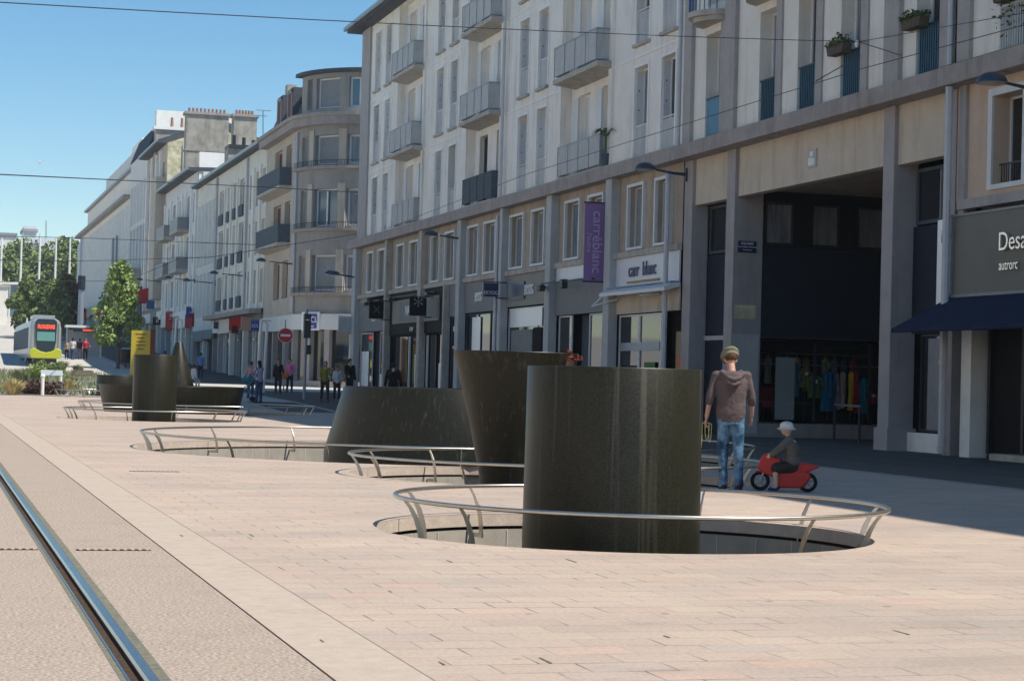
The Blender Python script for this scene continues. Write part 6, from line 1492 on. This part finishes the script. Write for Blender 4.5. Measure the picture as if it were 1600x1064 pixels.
# planting bed with gravel, grasses and shrubs
mb = MB(); rn = random.Random(4); bx0, bx1, by0, by1 = 2.6, 11.6, 79.5, 138
ys = sorted({by0, by1}|{p_[0] for p_ in PROF if by0 < p_[0] < by1}|{90, 105, 125})
for a, b in zip(ys, ys[1:]): mb.quad((bx0+(a-by0)*.03, a, gz(a)+.02), (bx1-(a-by0)*.02, a, gz(a)+.02), (bx1-(b-by0)*.02, b, gz(b)+.02), (bx0+(b-by0)*.03, b, gz(b)+.02))
struct(mb.build('gravel_bed', 'gravel'))
mb = MB()
for sx in (0, 1):
    for a, b in zip(ys, ys[1:]):
        f = lambda y: (bx0+(y-by0)*.03) if sx == 0 else (bx1-(y-by0)*.02)
        x0_, x1_ = f(a), f(b); mb.add([(x0_-.1, a, gz(a)+.12), (x0_+.1, a, gz(a)+.12), (x1_+.1, b, gz(b)+.12), (x1_-.1, b, gz(b)+.12), (x0_-.1, a, gz(a)-.05), (x0_+.1, a, gz(a)-.05), (x1_+.1, b, gz(b)-.05), (x1_-.1, b, gz(b)-.05)], [(0, 1, 2, 3), (0, 4, 5, 1), (3, 2, 6, 7), (0, 3, 7, 4), (1, 5, 6, 2)])
struct(mb.build('bed_kerb', 'coping'))
def tuft(px, py, h, r, m, label, n=260, group='grass tufts in the bed', blade_w=.02):
    p = gp(px, py); t = thing('grass_tuft', label, 'grass tuft', p, group); mb = MB()
    for _ in range(n):
        a = rn.uniform(0, 6.28); q = rn.uniform(0, 1)**.6*r; b = p+Vector((q*.5*math.cos(a), q*.5*math.sin(a), 0)); tp = p+Vector((q*1.5*math.cos(a), q*1.5*math.sin(a), h*rn.uniform(.6, 1.05)*(1-.25*q/r))); md = (b+tp)/2+Vector((0, 0, .12*h))
        w2 = Vector((-math.sin(a+.7), math.cos(a+.7), 0))*blade_w; mb.add([b-w2, b+w2, md+w2, md-w2, tp], [(0, 1, 2, 3), (3, 2, 4)])
    mb.build('blades', m, t)
for k, a in enumerate(((20, 617, .75, .42, 'straw', 'straw yellow grass tuft at the front left corner of the bed'), (32, 600, .9, .4, 'sage', 'tall sage green tuft behind the straw one'), (45, 594, .9, .45, 'sage', 'green tuft left of the round shrub'), (104, 612, .7, .4, 'straw', 'pale tuft right of the grey bench'), (112, 606, .7, .35, 'sage', 'green tuft between the two benches'), (72, 585, .8, .4, 'sage', 'green tuft behind the grey bench'), (95, 580, .9, .45, 'sage', 'green tuft in front of the tram'), (122, 583, .7, .35, 'sage', 'green tuft near the right edge of the bed'))): tuft(*a)
def shrub(px, py, r, h, m, label):
    p = gp(px, py); t = thing('shrub', label, 'shrub', p, 'shrubs in the bed'); mb = MB()
    for k in range(7): a = k*.9; leaf_cloud(mb, (p.x+r*.5*math.cos(a), p.y+r*.5*math.sin(a), p.z+h*(.35+.09*k)), (r*.6, r*.6, h*.35), 110, .07, rn)
    mb.build('foliage', m, t); mb = MB(); mb.tube([p, p+Vector((0, 0, h*.6))], .03, 6); mb.build('stem', 'bark', t)
shrub(60, 600, .5, 1.0, 'leaf_bright', 'round bright green shrub in the bed'); shrub(38, 616, .7, .5, 'dark_shrub', 'low dark purplish shrub right of the straw tuft'); shrub(52, 617, .7, .5, 'dark_shrub', 'low dark purplish shrub left of the grey bench'); shrub(78, 617, .6, .45, 'dark_shrub', 'low dark shrub under the grey bench')
shrub(88, 590, .6, .8, 'leaf_mid', 'loose green shrub behind the bench')
# dry ground cover
mb = MB()
for _ in range(2600):
    y = rn.uniform(80, 130); x = rn.uniform(2.8, 11.2); z = gz(y); a = rn.uniform(0, 6.28); h = rn.uniform(.1, .4)
    mb.add([(x-.05*math.cos(a), y-.05*math.sin(a), z), (x+.05*math.cos(a), y+.05*math.sin(a), z), (x+rn.uniform(-.15, .15), y, z+h)], [(0, 1, 2)])
tag(mb.build('ground_cover', 'sage'), 'sparse dry ground cover on the gravel bed', 'ground cover', kind='stuff')

# flagpoles, pavilion and block of the far square
for k, (px, yt) in enumerate(((3, 372), (34, 372), (63, 366), (88, 372), (110, 370))):
    Y = 292; p = atY(px, yt, Y); g_ = gz(Y); t = thing('flagpole', ('first', 'second', 'third', 'fourth', 'fifth')[k]+' bare white flagpole from the left', 'flagpole', (p.x, Y, g_), 'bare flagpoles of the far square')
    mb = MB(); mb.tube([(p.x, Y, g_), p], [.2, .13], 8); mb.build('shaft', 'pole_white', t, smooth=True); mb = MB(); mb.lathe([(.35, 0), (.3, .4)], (p.x, Y, g_), 12); mb.build('foot', 'concrete', t)
Y = 300; t = thing('pavilion', 'low glazed pavilion with long pale roof edge at the left', 'building', (8, Y, gz(Y))); a = atY(-40, 438, Y); b = atY(62, 440, Y); g_ = gz(Y)
mb = MB(); mb.box(a.x, b.x, Y, Y+8, a.z-.4, a.z); mb.build('roof', 'pole_white', t); b2 = atY(30, 440, Y); mb = MB(); mb.box(a.x, b2.x, Y+1, Y+7, g_, a.z-.4); mb.build('glass_wall', 'glass_blue', t)
for k in range(6): x = a.x+(b2.x-a.x)*k/5; mb = MB(); mb.box(x-.12, x+.12, Y+.8, Y+1, g_, a.z-.4); mb.build('mullion', 'pole_white', t)
t = thing('terrace_wall', 'pale terrace parapet at the left edge', 'wall', (7, 260, gz(260))); a = atY(-40, 455, 262); b = atY(13, 449, 262); mb = MB(); mb.box(a.x, b.x, 262, 262.6, gz(262), b.z); mb.build('wall', 'pale_render', t); mb = MB(); mb.box(a.x, b.x+.1, 261.8, 262.8, b.z, b.z+.3); mb.build('coping', 'concrete', t)
Y = 430; t = thing('white_block', 'white modern block rising behind the far trees', 'building', (30, Y, 12)); a = atY(60, 372, Y); b = atY(97, 372, Y)
mb = MB(); mb.box(a.x, b.x, Y, Y+14, 10, a.z); mb.build('wall', 'fascia_white', t); a2 = atY(38, 352, Y); b2 = atY(58, 352, Y); mb = MB(); mb.box(a2.x, b2.x, Y+2, Y+12, 10, a2.z); mb.build('tower', 'fascia_white', t); mb = MB(); mb.box(a2.x-.3, b2.x+.3, Y+1.6, Y+12.4, a2.z-1.2, a2.z-.6); mb.build('tower_band', 'pier_grey', t)
mb = MB(); m1 = atY(72, 372, Y); m2 = atY(72, 345, Y); mb.tube([m1, m2], .12, 5); mb.build('antenna', 'pole_grey', t)
a = atY(-30, 366, 420); b = atY(24, 366, 420); t = thing('grey_block', 'long flat grey building behind the trees at the far left', 'building', (a.x, 420, 12)); mb = MB(); mb.box(a.x, b.x, 420, 432, 10, a.z); mb.build('wall', 'bluish_render', t); mb = MB(); mb.box(a.x, b.x+.4, 419.6, 432, a.z, a.z+.5); mb.build('roof', 'zinc', t)
# bird
t = thing('bird', 'tiny gull gliding in the blue sky above the roofs', 'bird', atY(62, 254, 160)); c = atY(62, 254, 160); mb = MB(); mb.ell(c, (.09, .3, .09), 10, 6); mb.add([c+Vector((0, .1, 0)), c+Vector((0, -.12, 0)), c+Vector((-.55, .05, .22)), c+Vector((.55, .05, .22))], [(0, 1, 2), (0, 3, 1)]); mb.build('body', 'white_render', t)

# ================================================================== OVERHEAD WIRES
def wire(label, pts, r=.012, name='overhead_wire'):
    mb = MB(); mb.tube(pts, r, 5); return tag(mb.build(name, 'wire'), label, 'wire')
def sag(p, q, s_=.3, n=14): return [p+(q-p)*(k/n)-Vector((0, 0, s_*4*(k/n)*(1-k/n))) for k in range(n+1)]
hk = Vector((XF-.05, atX(1345, 66, XF).y, atX(1345, 66, XF).z))
e1 = atY(150, -10, 27.0); wire('cable slanting from the passage building up to the top left of the picture', sag(hk, e1+(e1-hk)*.9, .2), .008)
wr2 = [atX(x, y, 17.5) for x, y in ((600, 359), (820, 273.5), (1160, 166), (1350, 107), (1700, 13))]; wire('long contact wire running along the facades', wr2, .009)
wire('cable from the wall hook to the top right edge', [hk, atX(1600, 21, 19.0), atX(1750, -18, 18.5)], .008)
wire('short stay from the wall hook down to the contact wire on the right', [hk, atX(1408, 87, 17.5)], .012)
wire('short stay from the wall hook down to the contact wire on the left', [hk+Vector((0, 0, -.35)), atX(1275, 127, 17.5)], .012)
t = thing('insulator', 'small white insulator at the wall hook of the cables', 'insulator', hk); mb = MB(); mb.ell(hk+Vector((-.05, 0, -.05)), (.05, .05, .09), 10, 6); mb.build('bell', 'letters_white', t)
w3 = [atY(x, y, Y) for x, y, Y in ((-60, 270, 60), (150, 280, 75), (400, 292, 92), (560, 301, 100))]; wire('cable crossing low over the roofs toward the rounded building', w3, .02)
w4 = [atY(x, y, Y) for x, y, Y in ((-60, 368, 110), (130, 372, 118), (280, 378, 124), (410, 383, 125))]; wire('cable crossing the street at the height of the cream building', w4, .02)
w5 = [atY(x, y, Y) for x, y, Y in ((-60, 406, 100), (130, 408, 112), (330, 402, 118), (600, 359, 105))]; wire('lower cable crossing toward the white apartment building', w5, .02)
a, b, c = atY(555, 303, 97), atY(590, 309, 94), atY(624, 320, 90)
t = thing('cantilever_arm', 'pale overhead line arm reaching out before the rounded corner', 'bracket arm', c); mb = MB(); mb.tube([atX(650, 330, XF), c, b, a], [.04, .04, .03, .03], 6); mb.build('arm', 'zinc', t)
mb = MB(); mb.tube([c, atY(642, 317, 88)], .02, 5); mb.tube([c, atY(600, 357, 90)], .015, 5); mb.build('stay', 'wire', t)
wire('pale cable seen above the street lamps up the street', [atY(-40, 441, 150), atY(200, 439, 150), atY(282, 403, 152), atY(312, 403, 155)], .02)

# ================================================================== AIR
mb = MB(); mb.box(-60, 130, -42, 460, -2.2, 42)
hz = mb.build('haze', None); hz['kind'] = 'stuff'; hz['label'] = 'thin pale summer haze filling the street'
hm_ = bpy.data.materials.new('haze'); hm_.use_nodes = True; n = hm_.node_tree; n.nodes.remove(n.nodes['Principled BSDF'])
pv = n.nodes.new('ShaderNodeVolumePrincipled'); pv.inputs['Color'].default_value = (.86, .92, 1, 1); pv.inputs['Density'].default_value = .0003; pv.inputs['Anisotropy'].default_value = .2
n.links.new(pv.outputs[0], n.nodes['Material Output'].inputs['Volume']); hz.data.materials.append(hm_)
